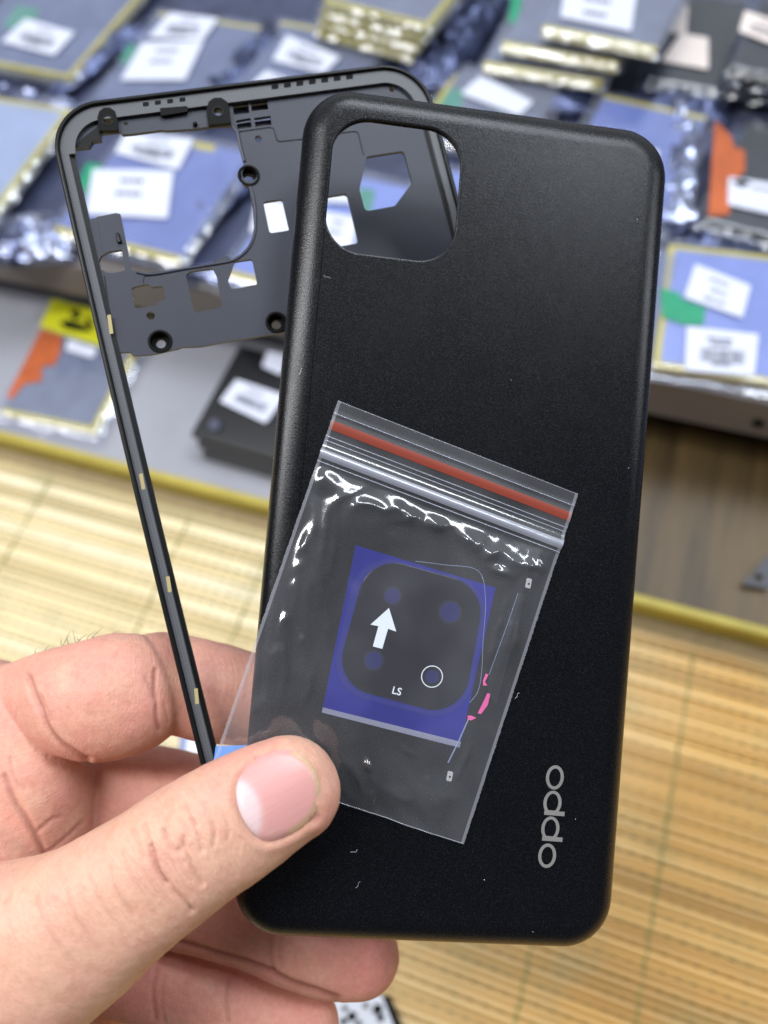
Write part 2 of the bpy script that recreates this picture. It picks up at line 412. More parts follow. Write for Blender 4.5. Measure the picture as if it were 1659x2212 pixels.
for a, c in zip(arch, ((470, 530), (943, 493))):
    cut('boss_recess_shade', [a, circle(fp(Z1(*c)), 19 * .5 / sq, 18)], PZ - .2, -.66, m_dark, f_root)  # patch coloured black for the shade of the recess round the screw
    q = fp(Z1(*c)); m = MB(); g_ = lambda r_, z_: [(q[0] + r_ * math.cos(k * math.pi / 14), q[1] + r_ * math.sin(k * math.pi / 14), z_) for k in range(28)]
    m.rings([g_(19 * .5 / sq + .28, -.65), g_(19 * .5 / sq + .22, -.6), g_(19 * .5 / sq + .05, -.6), g_(19 * .5 / sq - .02, -1.6)]); m.build('screw_boss', m_rail, f_root)
o_ = [p for p in floop(1.12, 0) if p[1] > FY + FH / 2 - 13]; i_ = [p for p in floop(4.0, 0) if p[1] > FY + FH / 2 - 13]
key = lambda p: -math.atan2(p[1] - (FY + FH / 2 - 20), p[0])
cut('top_ledge', [[(p[0], p[1]) for p in sorted(o_, key=key)] + [(p[0], p[1]) for p in sorted(i_, key=key)[::-1]]], -1.4, -.72, m_ledge, f_root)
cut('connector_slot', [fillet(tr([(692, 478), (812, 468), (812, 492), (697, 511)]), .3, 3)], PZ - .2, -.67, m_dark, f_root)  # slot drawn as a patch with its shade painted black
# raised strip along the top, stepped panel edges and the rounded ridge round the battery opening
cut('raised_strip', [tr([(438, 512), (512, 500), (512, 516), (690, 493), (690, 476), (815, 462), (815, 478), (893, 466), (893, 446), (820, 455), (690, 470), (520, 488), (440, 498)])], PZ - .1, -1.15, m_plate2, f_root)
def ridge(name, pts, r, mat, zf=Z1, dz=0.0):
    m = MB(); m.tube([(*fp(zf(*p)), PZ + dz) for p in pts], r, 8); m.build(name, mat, f_root, angle=60)
ridge('opening_ridge', [(1003, 545), (1026, 570), (1040, 640), (1056, 698)], .38, m_plate2)
ridge('opening_ridge', [tuple(p) for p in catmull([(1080, 806), (1094, 850), (1103, 910), (1104, 980), (1095, 1030), (1070, 1078), (1035, 1110), (1000, 1128), (920, 1143), (800, 1162), (700, 1180), (640, 1186), (590, 1176)], 4)], .3, m_plate2)
ridge('panel_edge', [(1030, 570), (1165, 550), (1182, 556), (1190, 580), (1196, 606), (1205, 612), (1320, 600)], .13, m_rail)
ridge('panel_edge', [(335, 445), (490, 426), (515, 440), (560, 620)], .13, m_rail, ZH)
ridge('panel_edge', [(450, 1190), (470, 1330), (490, 1420), (510, 1520)], .12, m_rail)
ridge('panel_edge', [(620, 1222), (622, 1195), (700, 1186)], .1, m_rail)
ridge('panel_edge', [(415, 945), (440, 1080)], .1, m_plate2)
ridge('locating_pin', [(508, 1010), (512, 1030), (519, 1050)], [.3, .42, .45], m_rail, dz=.3)
ridge('locating_pin', [(842, 536), (845, 545)], .5, m_dark, dz=.35)
cut('corner_bracket', [fillet(tr([(318, 640), (345, 608), (385, 575), (425, 545), (437, 545), (437, 604), (402, 609), (385, 634)]), .15, 2)], PZ - 1.2, PZ + .05, m_rail, f_root)
q0 = fp(Z1(385, 525)); m = MB(); m.rings([[(q0[0] + r_ * math.cos(a), q0[1] + r_ * math.sin(a), z_) for a in (2 * math.pi * k / 24 for k in range(24))] for r_, z_ in ((1.05, PZ + .02), (1.0, PZ + .12), (.85, PZ + .12), (.75, PZ - .2), (.02, PZ - .25))]); m.build('corner_post', m_plate, f_root)
q0 = fp((860, 175)); m = MB(); m.rings([[(q0[0] + r_ * math.cos(a), q0[1] + r_ * math.sin(a), z_) for a in (2 * math.pi * k / 24 for k in range(24))] for r_, z_ in ((.95, PZ + .02), (.9, PZ + .14), (.75, PZ + .14), (.7, PZ + .03), (.02, PZ + .03))]); m.build('corner_post', m_dark, f_root)
# slots in the rail flange: tan patches stand in for the background behind
for (p0, p1) in (((462 / 2, 1362 / 2), (490 / 2, 1440 / 2)), ((300, 1024), (314, 1056)), ((358, 1246), (371, 1278)), ((419, 1488), (430, 1520))):
    dx, dy = p1[0] - p0[0], p1[1] - p0[1]
    a = [(p0[0], p0[1]), (p0[0] + 8, p0[1] - 2), (p1[0], p1[1]), (p1[0] - 8, p1[1] + 2)]
    m_s = globals().setdefault('m_slot', plain('slot_backdrop_tan', (176, 160, 112), .6, .05))
    cut('rail_slot', [fillet([frame.px(*p, -.7) for p in a], .15, 2)], -.74, -.7, m_s, f_root)

# ================================================================== ZIP BAG and contents
BZ = FACE + .55
def bl(x, y, h=BZ): return np.array(cover.px(*ZB(x, y), h))
TL, TR, BR, BL_ = bl(540, 68), bl(1535, 455), bl(1060, 1908), bl(25, 1560)
def bq(s, t): return (TL * (1 - s) + TR * s) * (1 - t) + (BL_ * (1 - s) + BR * s) * t
def bst(p):                                             # inverse of bq (few Newton steps)
    s = t_ = .5
    for _ in range(12):
        f = bq(s, t_) - p; e = 1e-4
        J = np.array([(bq(s + e, t_) - bq(s, t_)) / e, (bq(s, t_ + e) - bq(s, t_)) / e]).T
        d = np.linalg.solve(J, -f); s += d[0]; t_ += d[1]
    return s, t_
def sst(x, a, b): x = min(1, max(0, (x - a) / (b - a))); return x * x * (3 - 2 * x)
FOLDS = [(bl(*a), bl(*b), w_, h_) for a, b, w_, h_ in (
    ((640, 1530), (690, 1640), .55, .8), ((690, 1640), (670, 1770), .6, .8), ((560, 1400), (640, 1530), .6, .35), ((610, 1590), (650, 1700), .4, .4),
    ((880, 1560), (960, 1790), .6, .4), ((760, 1480), (900, 1560), .6, .3), ((430, 560), (380, 760), .55, .6), ((400, 640), (330, 900), .7, .4), ((330, 920), (300, 1040), .5, .6),
    ((390, 1030), (384, 1080), .35, .5), ((1230, 900), (1130, 1240), .5, .3), ((1290, 960), (1270, 1100), .45, .5), ((1330, 760), (1200, 1180), .6, .3), ((460, 800), (500, 1100), .8, .3), ((440, 1150), (400, 1330), .8, .35), ((1020, 1650), (1080, 1500), .5, .4))]
def bagz(s, t):
    P = bq(s, t); z = BZ
    body = sst(t, .17, .3) * sst(1 - t, 0, .12) * sst(s, 0, .12) * sst(1 - s, 0, .12)
    z += 1.0 * body
    n = mnoise.noise(Vector((P[0] * .1, P[1] * .07, 3.1))) + .35 * mnoise.noise(Vector((P[0] * .3 + P[1] * .1, P[1] * .12, 6.1))); z += .75 * n * body
    # crumpled band under the zipper
    c = float(np.interp(s, (0, .1, .2, .335, .45, .565, .7, .81, .98), (.205, .235, .24, .225, .225, .213, .235, .258, .2)))
    wd = .03 + .012 * math.sin(s * 9)
    wv = math.exp(-((t - c) / wd) ** 2) * sst(s, 0, .05) * sst(1 - s, .0, .06)
    rg = 1 - abs(mnoise.noise(Vector((P[0] * .2, P[1] * .26, 8.2)))) * 2
    rg2 = 1 - abs(mnoise.noise(Vector((P[0] * .45, P[1] * .4, 1.2)))) * 2
    z += wv * (.4 + .75 * rg + .22 * rg2 * sst(s, .2, .4))
    # long soft folds on the left side and at the foot
    fl = math.exp(-((s - .1) / .09) ** 2) * sst(t, .2, .35) * sst(1 - t, .0, .1)
    z += fl * .45 * (1 - 2 * abs(mnoise.noise(Vector((P[0] * .35, P[1] * .12, 5.5)))))
    ft = math.exp(-((t - .93) / .1) ** 2) * sst(s, .2, .4) * sst(1 - s, .02, .15)
    z += ft * .7 * (1 - 2 * abs(mnoise.noise(Vector((P[0] * .22 + P[1] * .1, P[1] * .12, 9.5)))))
    for a, b, w_, h_ in FOLDS:
        ab = b - a; k = min(1, max(0, ((P - a) @ ab) / (ab @ ab))); d_ = np.linalg.norm(P - a - k * ab)
        if d_ < 4 * w_: z += h_ * math.exp(-(d_ / w_) ** 2) * math.sin(math.pi * (.08 + .84 * k)) * (.55 + .9 * mnoise.noise(Vector((P[0] * .5, P[1] * .5, 4.4))))
    # zipper track mounds
    for c0, w0, h0 in ((.148, .016, .95), (.07, .018, .3), (.036, .004, .12), (.098, .003, .1), (.108, .003, .1), (.172, .003, .14)):
        z += h0 * math.exp(-((t - c0) / w0) ** 2)
    return z
m_bag = film('clear_bag_film', (.985, .985, .99), .05, .13, 1.55, (.9, .92, 1), spread=True)
m_seam = film('bag_seam', (.9, .9, .93), .15, .2, 1.5, (.85, .87, .95))
m_red = film('red_zip_line', (.55, .17, .13), .4, .3, 1.4, (.55, .11, .07))
m_ridge = film('clear_zip_ridge', (.96, .96, 1), .3, .12, 1.7, (.8, .84, 1))
b_root = empty('zip_bag', cover.M, 'small clear zip-lock bag with a red line, held against the back cover by the thumb', 'zip bag')
ns, nt = 110, 190
tt = [(j / nt) for j in range(nt + 1)]
V = []
for j in range(nt + 1):
    for i in range(ns + 1):
        s, t_ = i / ns, j / nt
        jit = .07 * (mnoise.noise(Vector((t_ * 90, 0, 0))) if i == 0 else mnoise.noise(Vector((t_ * 90, 7, 0))) if i == ns else 0)
        p = bq(s, t_); V.append((p[0] + jit, p[1], bagz(s, t_)))
Fc = [(j * (ns + 1) + i, (j + 1) * (ns + 1) + i, (j + 1) * (ns + 1) + i + 1, j * (ns + 1) + i + 1) for j in range(nt) for i in range(ns)]
m = MB(); m.add(V, Fc); m.build('film', m_bag, b_root, angle=None)
def bagstrip(name, t0, t1, mat, s0=0, s1=1, dz=.05, n=90, k=3):
    m = MB(); V = []
    for j in range(k + 1):
        for i in range(n + 1):
            s = s0 + (s1 - s0) * i / n; t_ = t0 + (t1 - t0) * j / k; p = bq(s, t_); V.append((p[0], p[1], bagz(s, t_) + dz))
    m.add(V, [(j * (n + 1) + i, (j + 1) * (n + 1) + i, (j + 1) * (n + 1) + i + 1, j * (n + 1) + i + 1) for j in range(k) for i in range(n)])
    return m.build(name, mat, b_root, angle=None)
bagstrip('red_line', .056, .081, m_red)
bagstrip('zip_track', .137, .161, m_ridge, k=8)
for a, b in ((.0, .012), (.988, 1)):
    m = MB(); V = []; n = 240
    for j in range(n + 1):
        t_ = j / n; e0 = a + (rnd.uniform(-.002, .001) if a == 0 else 0); e1 = b + (rnd.uniform(-.001, .002) if b == 1 else 0)
        for s in (e0, e1): p = bq(s, t_); V.append((p[0], p[1], bagz(min(1, max(0, s)), t_) + .06))
    m.add(V, [(2 * j, 2 * j + 2, 2 * j + 3, 2 * j + 1) for j in range(n)]); m.build('side_seam', m_seam, b_root, angle=None)
def bagtube(name, t0, r, mat):
    m = MB(); m.tube([(*bq(i / 60, t0), bagz(i / 60, t0) + r * .5) for i in range(61)], r, 6); m.build(name, mat, b_root, angle=None)
for t0 in (.036, .1, .112, .171): bagtube('zip_ridge', t0, .07, m_ridge)
bagtube('hem', .999, .1, m_seam); bagtube('hem', .002, .07, m_seam)

CZ = FACE + .12
g_root = empty('camera_lens_cover', cover.M, 'dark square camera lens cover on blue film with white arrow, inside the bag', 'lens cover')
m_blue = NT('blue_protective_film')
m_blue = m_blue.pbr(m_blue.ramp(m_blue.noise(60), [(.3, lin(10, 13, 118)), (.7, lin(15, 20, 142))]), .3)
m_blue2 = plain('blue_adhesive_border', (33, 37, 124), .3, .08, 80)
m_glass = plain('smoked_lens_glass', (24, 22, 31), .16, .05, 90, **{'Specular IOR Level': .3})
m_lens = plain('blue_black_lens', (34, 36, 92), .12, .05, 90)
m_lring = plain('lens_rim', (38, 37, 50), .2, .05)
m_white = plain('white_print', (228, 236, 246), .45, .02)
m_clear = film('clear_film_edge', (.85, .86, .9), .22, .15, 1.5)
P = lambda *pts: [tuple(bl(*p, CZ)) for p in pts]
cut('blue_film', [P((612, 668), (1193, 845), (1043, 1508), (472, 1362))], CZ - .08, CZ - .03, m_blue, g_root)
cut('film_margin', [P((476, 1341), (1049, 1484), (1043, 1508), (472, 1362))], CZ - .03, CZ + .0, m_clear, g_root)
big = fillet(P((632, 690), (1178, 836), (1062, 1412), (500, 1268)), 7.5, 14)
cut('adhesive_border', [big], CZ - .02, CZ + .04, m_blue2, g_root)
gl = fillet(P((668, 708), (1151, 842), (1050, 1385), (523, 1243)), 6.8, 14)
glass = cut('glass', [gl], CZ + .04, CZ + .3, m_glass, g_root, bevel=.06)
sb = np.linalg.norm(bl(600, 1000) - bl(700, 1000)) / 100
for c, r in (((765, 878), 32), ((1003, 945), 42), ((687, 1145), 36)):
    q = tuple(bl(*c, CZ)); cut('lens_rim', [circle(q, r * 1.22 * sb)], CZ + .3, CZ + .31, m_lring, glass)
    cut('lens_window', [circle(q, r * sb)], CZ + .315, CZ + .325, m_lens, glass)
q = tuple(bl(928, 1212, CZ)); cut('flash_ring', [circle(q, 46 * sb, 48), circle(q, 42 * sb, 48)], CZ + .31, CZ + .325, m_white, glass)
cut('lens_window', [circle(q, 28 * sb)], CZ + .31, CZ + .32, m_lens, glass)
cut('arrow', [P((750, 928), (673, 997), (706, 1003), (683, 1087), (722, 1097), (746, 1014), (780, 1026))], CZ + .31, CZ + .325, m_white, glass)
bx = bl(880, 1297, CZ) - bl(680, 1245, CZ); q = bl(782, 1273, CZ)
me = textmesh('lettering', 'LS', 43 * sb, 0); me.transform(T(q[0], q[1], CZ + .33, math.atan2(bx[1], bx[0]))); link('lettering', me, m_white, glass)
# second clear film ring showing beside the lens cover
m_edge = film('clear_curl', (.8, .84, .95), .25, .1, 1.5, (.6, .7, 1))
mm_ = MB(); mm_.tube([(*bl(*p, CZ), CZ + .2) for p in catmull([(860, 735), (980, 750), (1120, 775), (1150, 900), (1140, 1060), (1135, 1180), (1120, 1270), (1085, 1320)], 6)], .06, 5); mm_.build('clear_liner', m_edge, g_root)

s_root = empty('adhesive_strip', cover.M, 'narrow clear adhesive strip with bright pink ends beside the blue lens cover film', 'adhesive strip')
m_pink = plain('pink_marker', (235, 90, 165), .5, .08)
m_tag = film('white_pull_tag', (.9, .9, .9), .38, .3, 1.4, (.85, .85, .88))
cut('strip', [P((1287, 866), (1318, 872), (1195, 1330), (1160, 1290), (1166, 1205))], CZ, CZ + .04, film('strip_film', (.95, .96, .99), .008, .2, 1.12), s_root)
m = MB(); m.tube([(*bl(*p, CZ), CZ + .1) for p in ((1286, 866), (1240, 1000), (1165, 1205))], .06, 5); m.build('strip_edge', m_edge, s_root)
m = MB(); m.tube([(*bl(*p, CZ), CZ + .1) for p in ((1080, 1388), (1040, 1480), (995, 1570))], .14, 5); m.build('strip_edge', m_edge, s_root)
for pl in (((1152, 1200), (1162, 1205), (1148, 1235), (1158, 1250), (1140, 1250), (1140, 1230)), ((1158, 1282), (1170, 1285), (1160, 1330), (1132, 1368), (1118, 1365), (1138, 1325)), ((1076, 1376), (1090, 1374), (1112, 1384), (1092, 1394), (1078, 1392))):
    cut('pink_end', [P(*pl)], CZ + .05, CZ + .12, m_pink, s_root)
for c in ((1330, 825), (1003, 1625)):
    q = [(c[0] - 8, c[1] - 22), (c[0] + 14, c[1] - 16), (c[0] + 6, c[1] + 24), (c[0] - 16, c[1] + 18)]
    cut('pull_tag', [fillet(P(*q), .25, 3), circle(tuple(bl(c[0], c[1] + 4, CZ)), 5 * sb, 12)], CZ + .03, CZ + .08, m_tag, s_root)

# ================================================================== HAND
def loft(stations, cap0=None, cap1=None, n=48, sub=8, pw=2.2):
    """stations: (hz x, hz y, depth mm, half width in hz px, half thickness mm)"""
    C = []
    for x, y, D, h, rd in stations:
        u, v = HZ(x, y); C.append((*(np.array(((u - CU) / F * D, (v - CV) / F * D, D))), h * .5521 / F * D, rd))
    C = catmull(C, sub)
    pos = [c[:3] for c in C]; rings = []
    def fr(i):
        tg = nrm(pos[min(i + 1, len(pos) - 1)] - pos[max(i - 1, 0)])
        a = nrm(np.cross(tg, (0, 0, 1))); b = np.cross(a, tg); return tg, a, b
    def ring(c, a, b, rw, rd):
        out = []
        for k in range(n):
            th = 2 * math.pi * k / n; cs, sn = math.cos(th), math.sin(th)
            e = 2 / pw
            out.append(c + a * rw * math.copysign(abs(cs) ** e, cs) + b * rd * math.copysign(abs(sn) ** e, sn))
        return out
    L = cap0 or C[0][3]; tg, a, b = fr(0)
    for k in range(7, 0, -1):
        th = math.pi / 2 * k / 7.3; rings.append(ring(pos[0] - tg * L * math.sin(th), a, b, C[0][3] * math.cos(th), C[0][4] * math.cos(th)))
    for i in range(len(C)):
        tg, a, b = fr(i); rings.append(ring(pos[i], a, b, C[i][3], C[i][4]))
    L = cap1 or C[-1][3]; tg, a, b = fr(len(C) - 1)
    for k in range(1, 8):
        th = math.pi / 2 * k / 7.3; rings.append(ring(pos[-1] + tg * L * math.sin(th), a, b, C[-1][3] * math.cos(th), C[-1][4] * math.cos(th)))
    return rings
parts = {
 'thumb': loft([(-420, 1700, 150, 560, 21), (-200, 1545, 144, 470, 18), (50, 1410, 139, 380, 14.5), (250, 1310, 136, 326, 12.4), (405, 1207, 134.5, 290, 11), (598, 1072, 133.5, 264, 10.2), (755, 960, 133.5, 253, 9.8), (905, 866, 134.5, 243, 8.6), (1050, 784, 136, 226, 7.6), (1130, 742, 136.8, 212, 7.0)], cap1=9.0, pw=2.25),
 'index': loft([(60, 420, 172, 170, 9), (200, 388, 168, 190, 10), (300, 388, 164, 221, 11), (400, 385, 162.5, 239, 11.8), (520, 357, 163.5, 233, 11.6), (600, 328, 166, 206, 10.6), (640, 316, 167, 190, 10.2), (740, 338, 168, 190, 10), (850, 365, 168.5, 190, 10), (980, 388, 169, 176, 9), (1150, 410, 169, 160, 8)]),
 'knuckle': loft([(-60, 420, 172, 190, 12), (20, 520, 170, 235, 13), (80, 680, 168, 262, 14), (105, 820, 168, 250, 14), (110, 1000, 170, 245, 14), (100, 1250, 172, 260, 15)]),
 'web': loft([(-330, 900, 165, 330, 15), (-245, 1080, 160, 424, 16), (-240, 1200, 158, 430, 16), (-260, 1400, 158, 420, 16)]),
 'middle': loft([(150, 880, 184, 215, 11), (300, 822, 182, 222, 11), (450, 802, 181, 234, 11), (600, 806, 181, 226, 11), (800, 842, 181, 218, 10.5), (1100, 900, 180, 200, 9.5), (1350, 940, 178, 180, 8.5)]),
 'ring': loft([(350, 1090, 182, 190, 10), (550, 1135, 178, 176, 9.6), (750, 1188, 175, 170, 9.2), (950, 1252, 173, 161, 8.9), (1050, 1292, 172.5, 155, 8.6), (1150, 1332, 172, 160, 8.8), (1280, 1372, 171.5, 163, 8.8), (1410, 1394, 171.5, 152, 8.0)], cap1=8.6),
 'pinky': loft([(330, 1400, 184, 180, 9.5), (480, 1450, 179, 160, 9), (650, 1506, 177, 160, 8.8), (900, 1592, 175, 155, 8.4), (1080, 1642, 174, 149, 8.0), (1200, 1666, 174, 138, 7.4)], cap1=7.2),
 'palm': loft([(-350, 900, 192, 520, 16), (-250, 1200, 190, 620, 18), (-150, 1500, 188, 640, 18), (-200, 1900, 186, 640, 20)]),
}
mb = MB(); lines = {}
for k, rings in parts.items():
    mb.rings([[tuple(p) for p in r] for r in rings], (True, True))
    lines[k] = np.array([np.mean(r, 0) for r in rings])
me = mb.mesh('hand', 1.0)                               # camera-space mm, remeshed to one skin
bm = bmesh.new(); bm.from_mesh(me); bmesh.ops.recalc_face_normals(bm, faces=bm.faces); bm.to_mesh(me); bm.free()
ob = bpy.data.objects.new('tmp', me); col.objects.link(ob)
md = ob.modifiers.new('r', 'REMESH'); md.mode = 'VOXEL'; md.voxel_size = .45; md.adaptivity = 0
sm = ob.modifiers.new('s', 'SMOOTH'); sm.factor = .5; sm.iterations = 5
dg = bpy.context.evaluated_depsgraph_get()
hm = bpy.data.meshes.new_from_object(ob.evaluated_get(dg)); bpy.data.objects.remove(ob)
nv = len(hm.vertices); X = np.empty(nv * 3); hm.vertices.foreach_get('co', X); X = X.reshape(-1, 3)
Nn = np.empty(nv * 3); hm.vertices.foreach_get('normal', Nn); Nn = Nn.reshape(-1, 3)
px = np.stack([(X[:, 0] / X[:, 2] * F + CU) / .5521, ((X[:, 1] / X[:, 2] * F + CV) - 1296.2) / .5521], 1)   # hz pixels
front = (Nn * X).sum(1) / np.linalg.norm(X, axis=1) < .15
# which finger each vertex belongs to
names = list(lines); dd = np.stack([np.min(np.linalg.norm(X[:, None, :] - lines[k][None, ::4, :], axis=2), axis=1) for k in names], 1)
# relative to thickness
wid = np.array([12, 10.5, 15, 18, 11, 9, 8.5, 20.]); fid = np.argmin(dd / wid, 1)
disp = np.zeros(nv); red = np.zeros(nv); dark = np.zeros(nv)
def polyd(P, pl):
    best = np.full(len(P), 1e9)
    for a, b in zip(pl[:-1], pl[1:]):
        a = np.array(a, float); b = np.array(b, float); ab = b - a
        k = np.clip(((P - a) @ ab) / (ab @ ab), 0, 1); best = np.minimum(best, np.linalg.norm(P - (a + k[:, None] * ab), axis=1))
    return best
TH = ['thumb']
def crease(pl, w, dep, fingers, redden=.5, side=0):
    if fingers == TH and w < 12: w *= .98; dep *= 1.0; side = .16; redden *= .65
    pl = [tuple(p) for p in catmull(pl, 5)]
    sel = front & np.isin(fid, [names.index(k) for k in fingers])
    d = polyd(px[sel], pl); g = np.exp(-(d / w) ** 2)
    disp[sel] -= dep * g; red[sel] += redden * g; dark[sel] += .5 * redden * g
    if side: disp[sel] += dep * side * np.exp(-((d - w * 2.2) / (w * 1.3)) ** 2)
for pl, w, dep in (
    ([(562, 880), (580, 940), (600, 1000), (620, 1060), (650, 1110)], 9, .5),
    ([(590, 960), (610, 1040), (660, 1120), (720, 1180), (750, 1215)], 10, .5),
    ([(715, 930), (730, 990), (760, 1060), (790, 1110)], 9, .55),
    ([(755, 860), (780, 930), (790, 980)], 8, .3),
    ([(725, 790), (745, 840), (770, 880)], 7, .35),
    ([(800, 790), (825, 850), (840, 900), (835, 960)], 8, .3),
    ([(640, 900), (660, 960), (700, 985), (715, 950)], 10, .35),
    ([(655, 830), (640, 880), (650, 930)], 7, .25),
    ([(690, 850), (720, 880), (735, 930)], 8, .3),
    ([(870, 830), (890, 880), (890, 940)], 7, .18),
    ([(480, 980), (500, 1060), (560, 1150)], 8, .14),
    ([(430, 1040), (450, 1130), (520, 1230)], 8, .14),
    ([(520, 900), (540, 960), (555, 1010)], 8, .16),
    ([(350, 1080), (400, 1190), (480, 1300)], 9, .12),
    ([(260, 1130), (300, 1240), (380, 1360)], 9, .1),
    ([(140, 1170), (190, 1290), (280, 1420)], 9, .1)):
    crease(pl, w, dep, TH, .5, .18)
nail_o = [(1010, 615), (1065, 592), (1110, 583), (1155, 592), (1200, 625), (1235, 672), (1252, 730), (1250, 785), (1232, 832), (1190, 878), (1140, 912), (1085, 938), (1042, 944), (1005, 925), (968, 885), (940, 835), (926, 780), (926, 730), (940, 690), (970, 645)]
crease(nail_o[:7:-1] + nail_o[:1], 15, .55, TH, .35, .35)
crease([(1020, 610), (1070, 585)], 10, .25, TH, .2)
IX = ['index', 'knuckle']
crease([(610, 270), (606, 340), (612, 400), (612, 460), (622, 505)], 8, .42, IX, .8)
crease([(640, 410), (650, 440), (656, 480)], 6, .18, IX, .3)
crease([(570, 300), (590, 340), (600, 380)], 9, .2, IX, .2)
crease([(110, 300), (135, 380), (160, 430), (190, 500), (240, 562), (320, 615), (345, 625)], 11, .7, IX + ['middle'], .9, .15)
crease([(150, 370), (180, 420), (200, 470)], 9, .2, IX, .2)
for i in range(9):
    x = 770 + i * 24
    crease([(x - 20, 190 + i * 3), (x, 260), (x + 4, 330), (x - 8, 400)], 5, .07, IX, .05)
crease([(20, 690), (60, 790), (110, 862), (150, 940), (175, 1000)], 12, .6, ['knuckle', 'web', 'palm'], .9)
crease([(150, 905), (200, 860), (240, 850)], 8, .3, ['knuckle'], .4)
crease([(180, 995), (250, 940), (320, 870)], 8, .25, ['knuckle'], .4)
crease([(40, 620), (60, 700), (100, 740)], 8, .25, ['knuckle'], .3)
RP = ['ring']
crease([(1085, 1270), (1065, 1330), (1058, 1400), (1068, 1450)], 10, .35, RP, .5)
crease([(1105, 1300), (1095, 1380), (1100, 1440)], 7, .2, RP, .3)
crease([(690, 1336), (790, 1362), (900, 1398), (1050, 1450), (1150, 1500), (1240, 1530), (1320, 1556)], 13, .6, ['ring', 'pinky'], 1.4)
crease([(610, 1450), (595, 1530), (605, 1640)], 10, .35, ['pinky'], .4)
crease([(900, 1480), (880, 1560), (890, 1650)], 10, .3, ['pinky'], .4)
crease([(640, 1470), (630, 1560), (640, 1650)], 7, .2, ['pinky'], .2)
# slow lumps so that nothing is a perfect tube
lump = np.array([mnoise.noise(Vector((p[0] * .11, p[1] * .11, p[2] * .11))) for p in X]) * .35
lump += np.array([mnoise.noise(Vector((p[0] * .42, p[1] * .42, p[2] * .42))) for p in X]) * .07
# flatter bed under the nail
X2 = X + Nn * (disp + lump)[:, None]
Wp = (X2 * MM) @ Rw.T + CAMP
hm.vertices.foreach_set('co', Wp.ravel()); hm.update()
if sum((hm.polygons[0].normal[i] * (Rw @ np.array(Nn[hm.polygons[0].vertices[0]]))[i]) for i in range(3)) < 0: hm.flip_normals()
def lerp(a, b, k): return a + (b - a) * k
tan = np.array(lin(219, 173, 149)[:3]); pink = np.array(lin(214, 146, 132)[:3]); deep = np.array(lin(160, 88, 76)[:3]); pale = np.array(lin(228, 190, 172)[:3])
pk_ = np.array([.05, .55, .45, .75, .55, .7, .75, .5])[fid]
blot = np.array([mnoise.noise(Vector((p[0] * .18 + 9, p[1] * .18, p[2] * .18))) for p in X])
pk_ = pk_ + blot * .5
isth = fid == 0
tipd = np.exp(-(np.linalg.norm(px - np.array((1280, 900)), axis=1) / 190) ** 2) * isth; pk_ += tipd * .5
tipd = np.exp(-(np.linalg.norm(px - np.array((960, 620)), axis=1) / 150) ** 2) * isth; pk_ += tipd * .6
tipd = np.exp(-(np.linalg.norm(px - np.array((1480, 1400)), axis=1) / 170) ** 2) * (fid == 5); pk_ += tipd * .5
pk_ = np.clip(pk_, 0, 1.2)
colr = lerp(tan[None], pink[None], pk_[:, None])
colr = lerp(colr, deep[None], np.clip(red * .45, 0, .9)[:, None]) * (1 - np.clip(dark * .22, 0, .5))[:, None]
colr = lerp(colr, pale[None], (np.clip(blot, 0, 1) * .25)[:, None])
dirs = np.array([(.86, -.5), (1, .05), (.25, 1), (.5, .86), (1, .12), (.94, .33), (.94, .33), (.5, .86)])[fid]
mmpx = .5521 / F * X[:, 2]
axm = (px * dirs).sum(1) * mmpx; crm = (px[:, 0] * -dirs[:, 1] + px[:, 1] * dirs[:, 0]) * mmpx
jt = np.full(nv, .35); jt += isth * 1.0 * np.exp(-(np.linalg.norm((px - np.array((690, 980))) * .7, axis=1) / 190) ** 2)
jt *= 1 - .7 * isth * np.exp(-(np.linalg.norm(px - np.array((1130, 760)), axis=1) / 200) ** 2)
fa = hm.attributes.new('fib', 'FLOAT_VECTOR', 'POINT'); fa.data.foreach_set('vector', np.stack([axm, crm, jt], 1).ravel())
ca = hm.color_attributes.new('tone', 'FLOAT_COLOR', 'POINT')
ca.data.foreach_set('color', np.concatenate([np.clip(colr, 0, 1), np.ones((nv, 1))], 1).ravel())
t = NT('skin')
a = t.n('ShaderNodeAttribute', attribute_name='tone')
mott = t.noise(900, 3, .6)
base = t.mix(.5, a.outputs['Color'], t.mix(1.0, a.outputs['Color'], t.ramp(mott, [(.3, (.86, .80, .78)), (.7, (1.1, 1.09, 1.09))]), 'MULTIPLY'))
mid = t.noise(260, 4, .65); base = t.mix(1.0, base, t.ramp(mid, [(.3, (.95, .87, .86)), (.5, (1, 1, 1)), (.7, (1.03, 1.02, 1.02))]), 'MULTIPLY')
vo = t.n('ShaderNodeTexVoronoi', feature='DISTANCE_TO_EDGE'); vo.inputs['Scale'].default_value = 1500
t.l(t.coord(scale=(1, 1, .7)), vo.inputs['Vector'])
hgt = t.math('ADD', t.math('MULTIPLY', vo.outputs['Distance'], .8), t.math('MULTIPLY', t.noise(2200, 3, .6), .6))
fb = t.n('ShaderNodeAttribute', attribute_name='fib'); sp_ = t.n('ShaderNodeSeparateXYZ'); t.l(fb.outputs['Vector'], sp_.inputs[0])
cb_ = t.n('ShaderNodeCombineXYZ'); t.l(t.math('MULTIPLY', sp_.outputs[0], 1.1), cb_.inputs[0]); t.l(t.math('MULTIPLY', sp_.outputs[1], .28), cb_.inputs[1])
wr = t.noise(1.0, 3, .6, cb_.outputs[0]); wr2 = t.math('ABSOLUTE', t.math('SUBTRACT', wr, .5))
wl = t.math('MULTIPLY', t.math('SUBTRACT', 1.0, t.math('MINIMUM', t.math('MULTIPLY', wr2, 9.0), 1.0)), sp_.outputs[2])
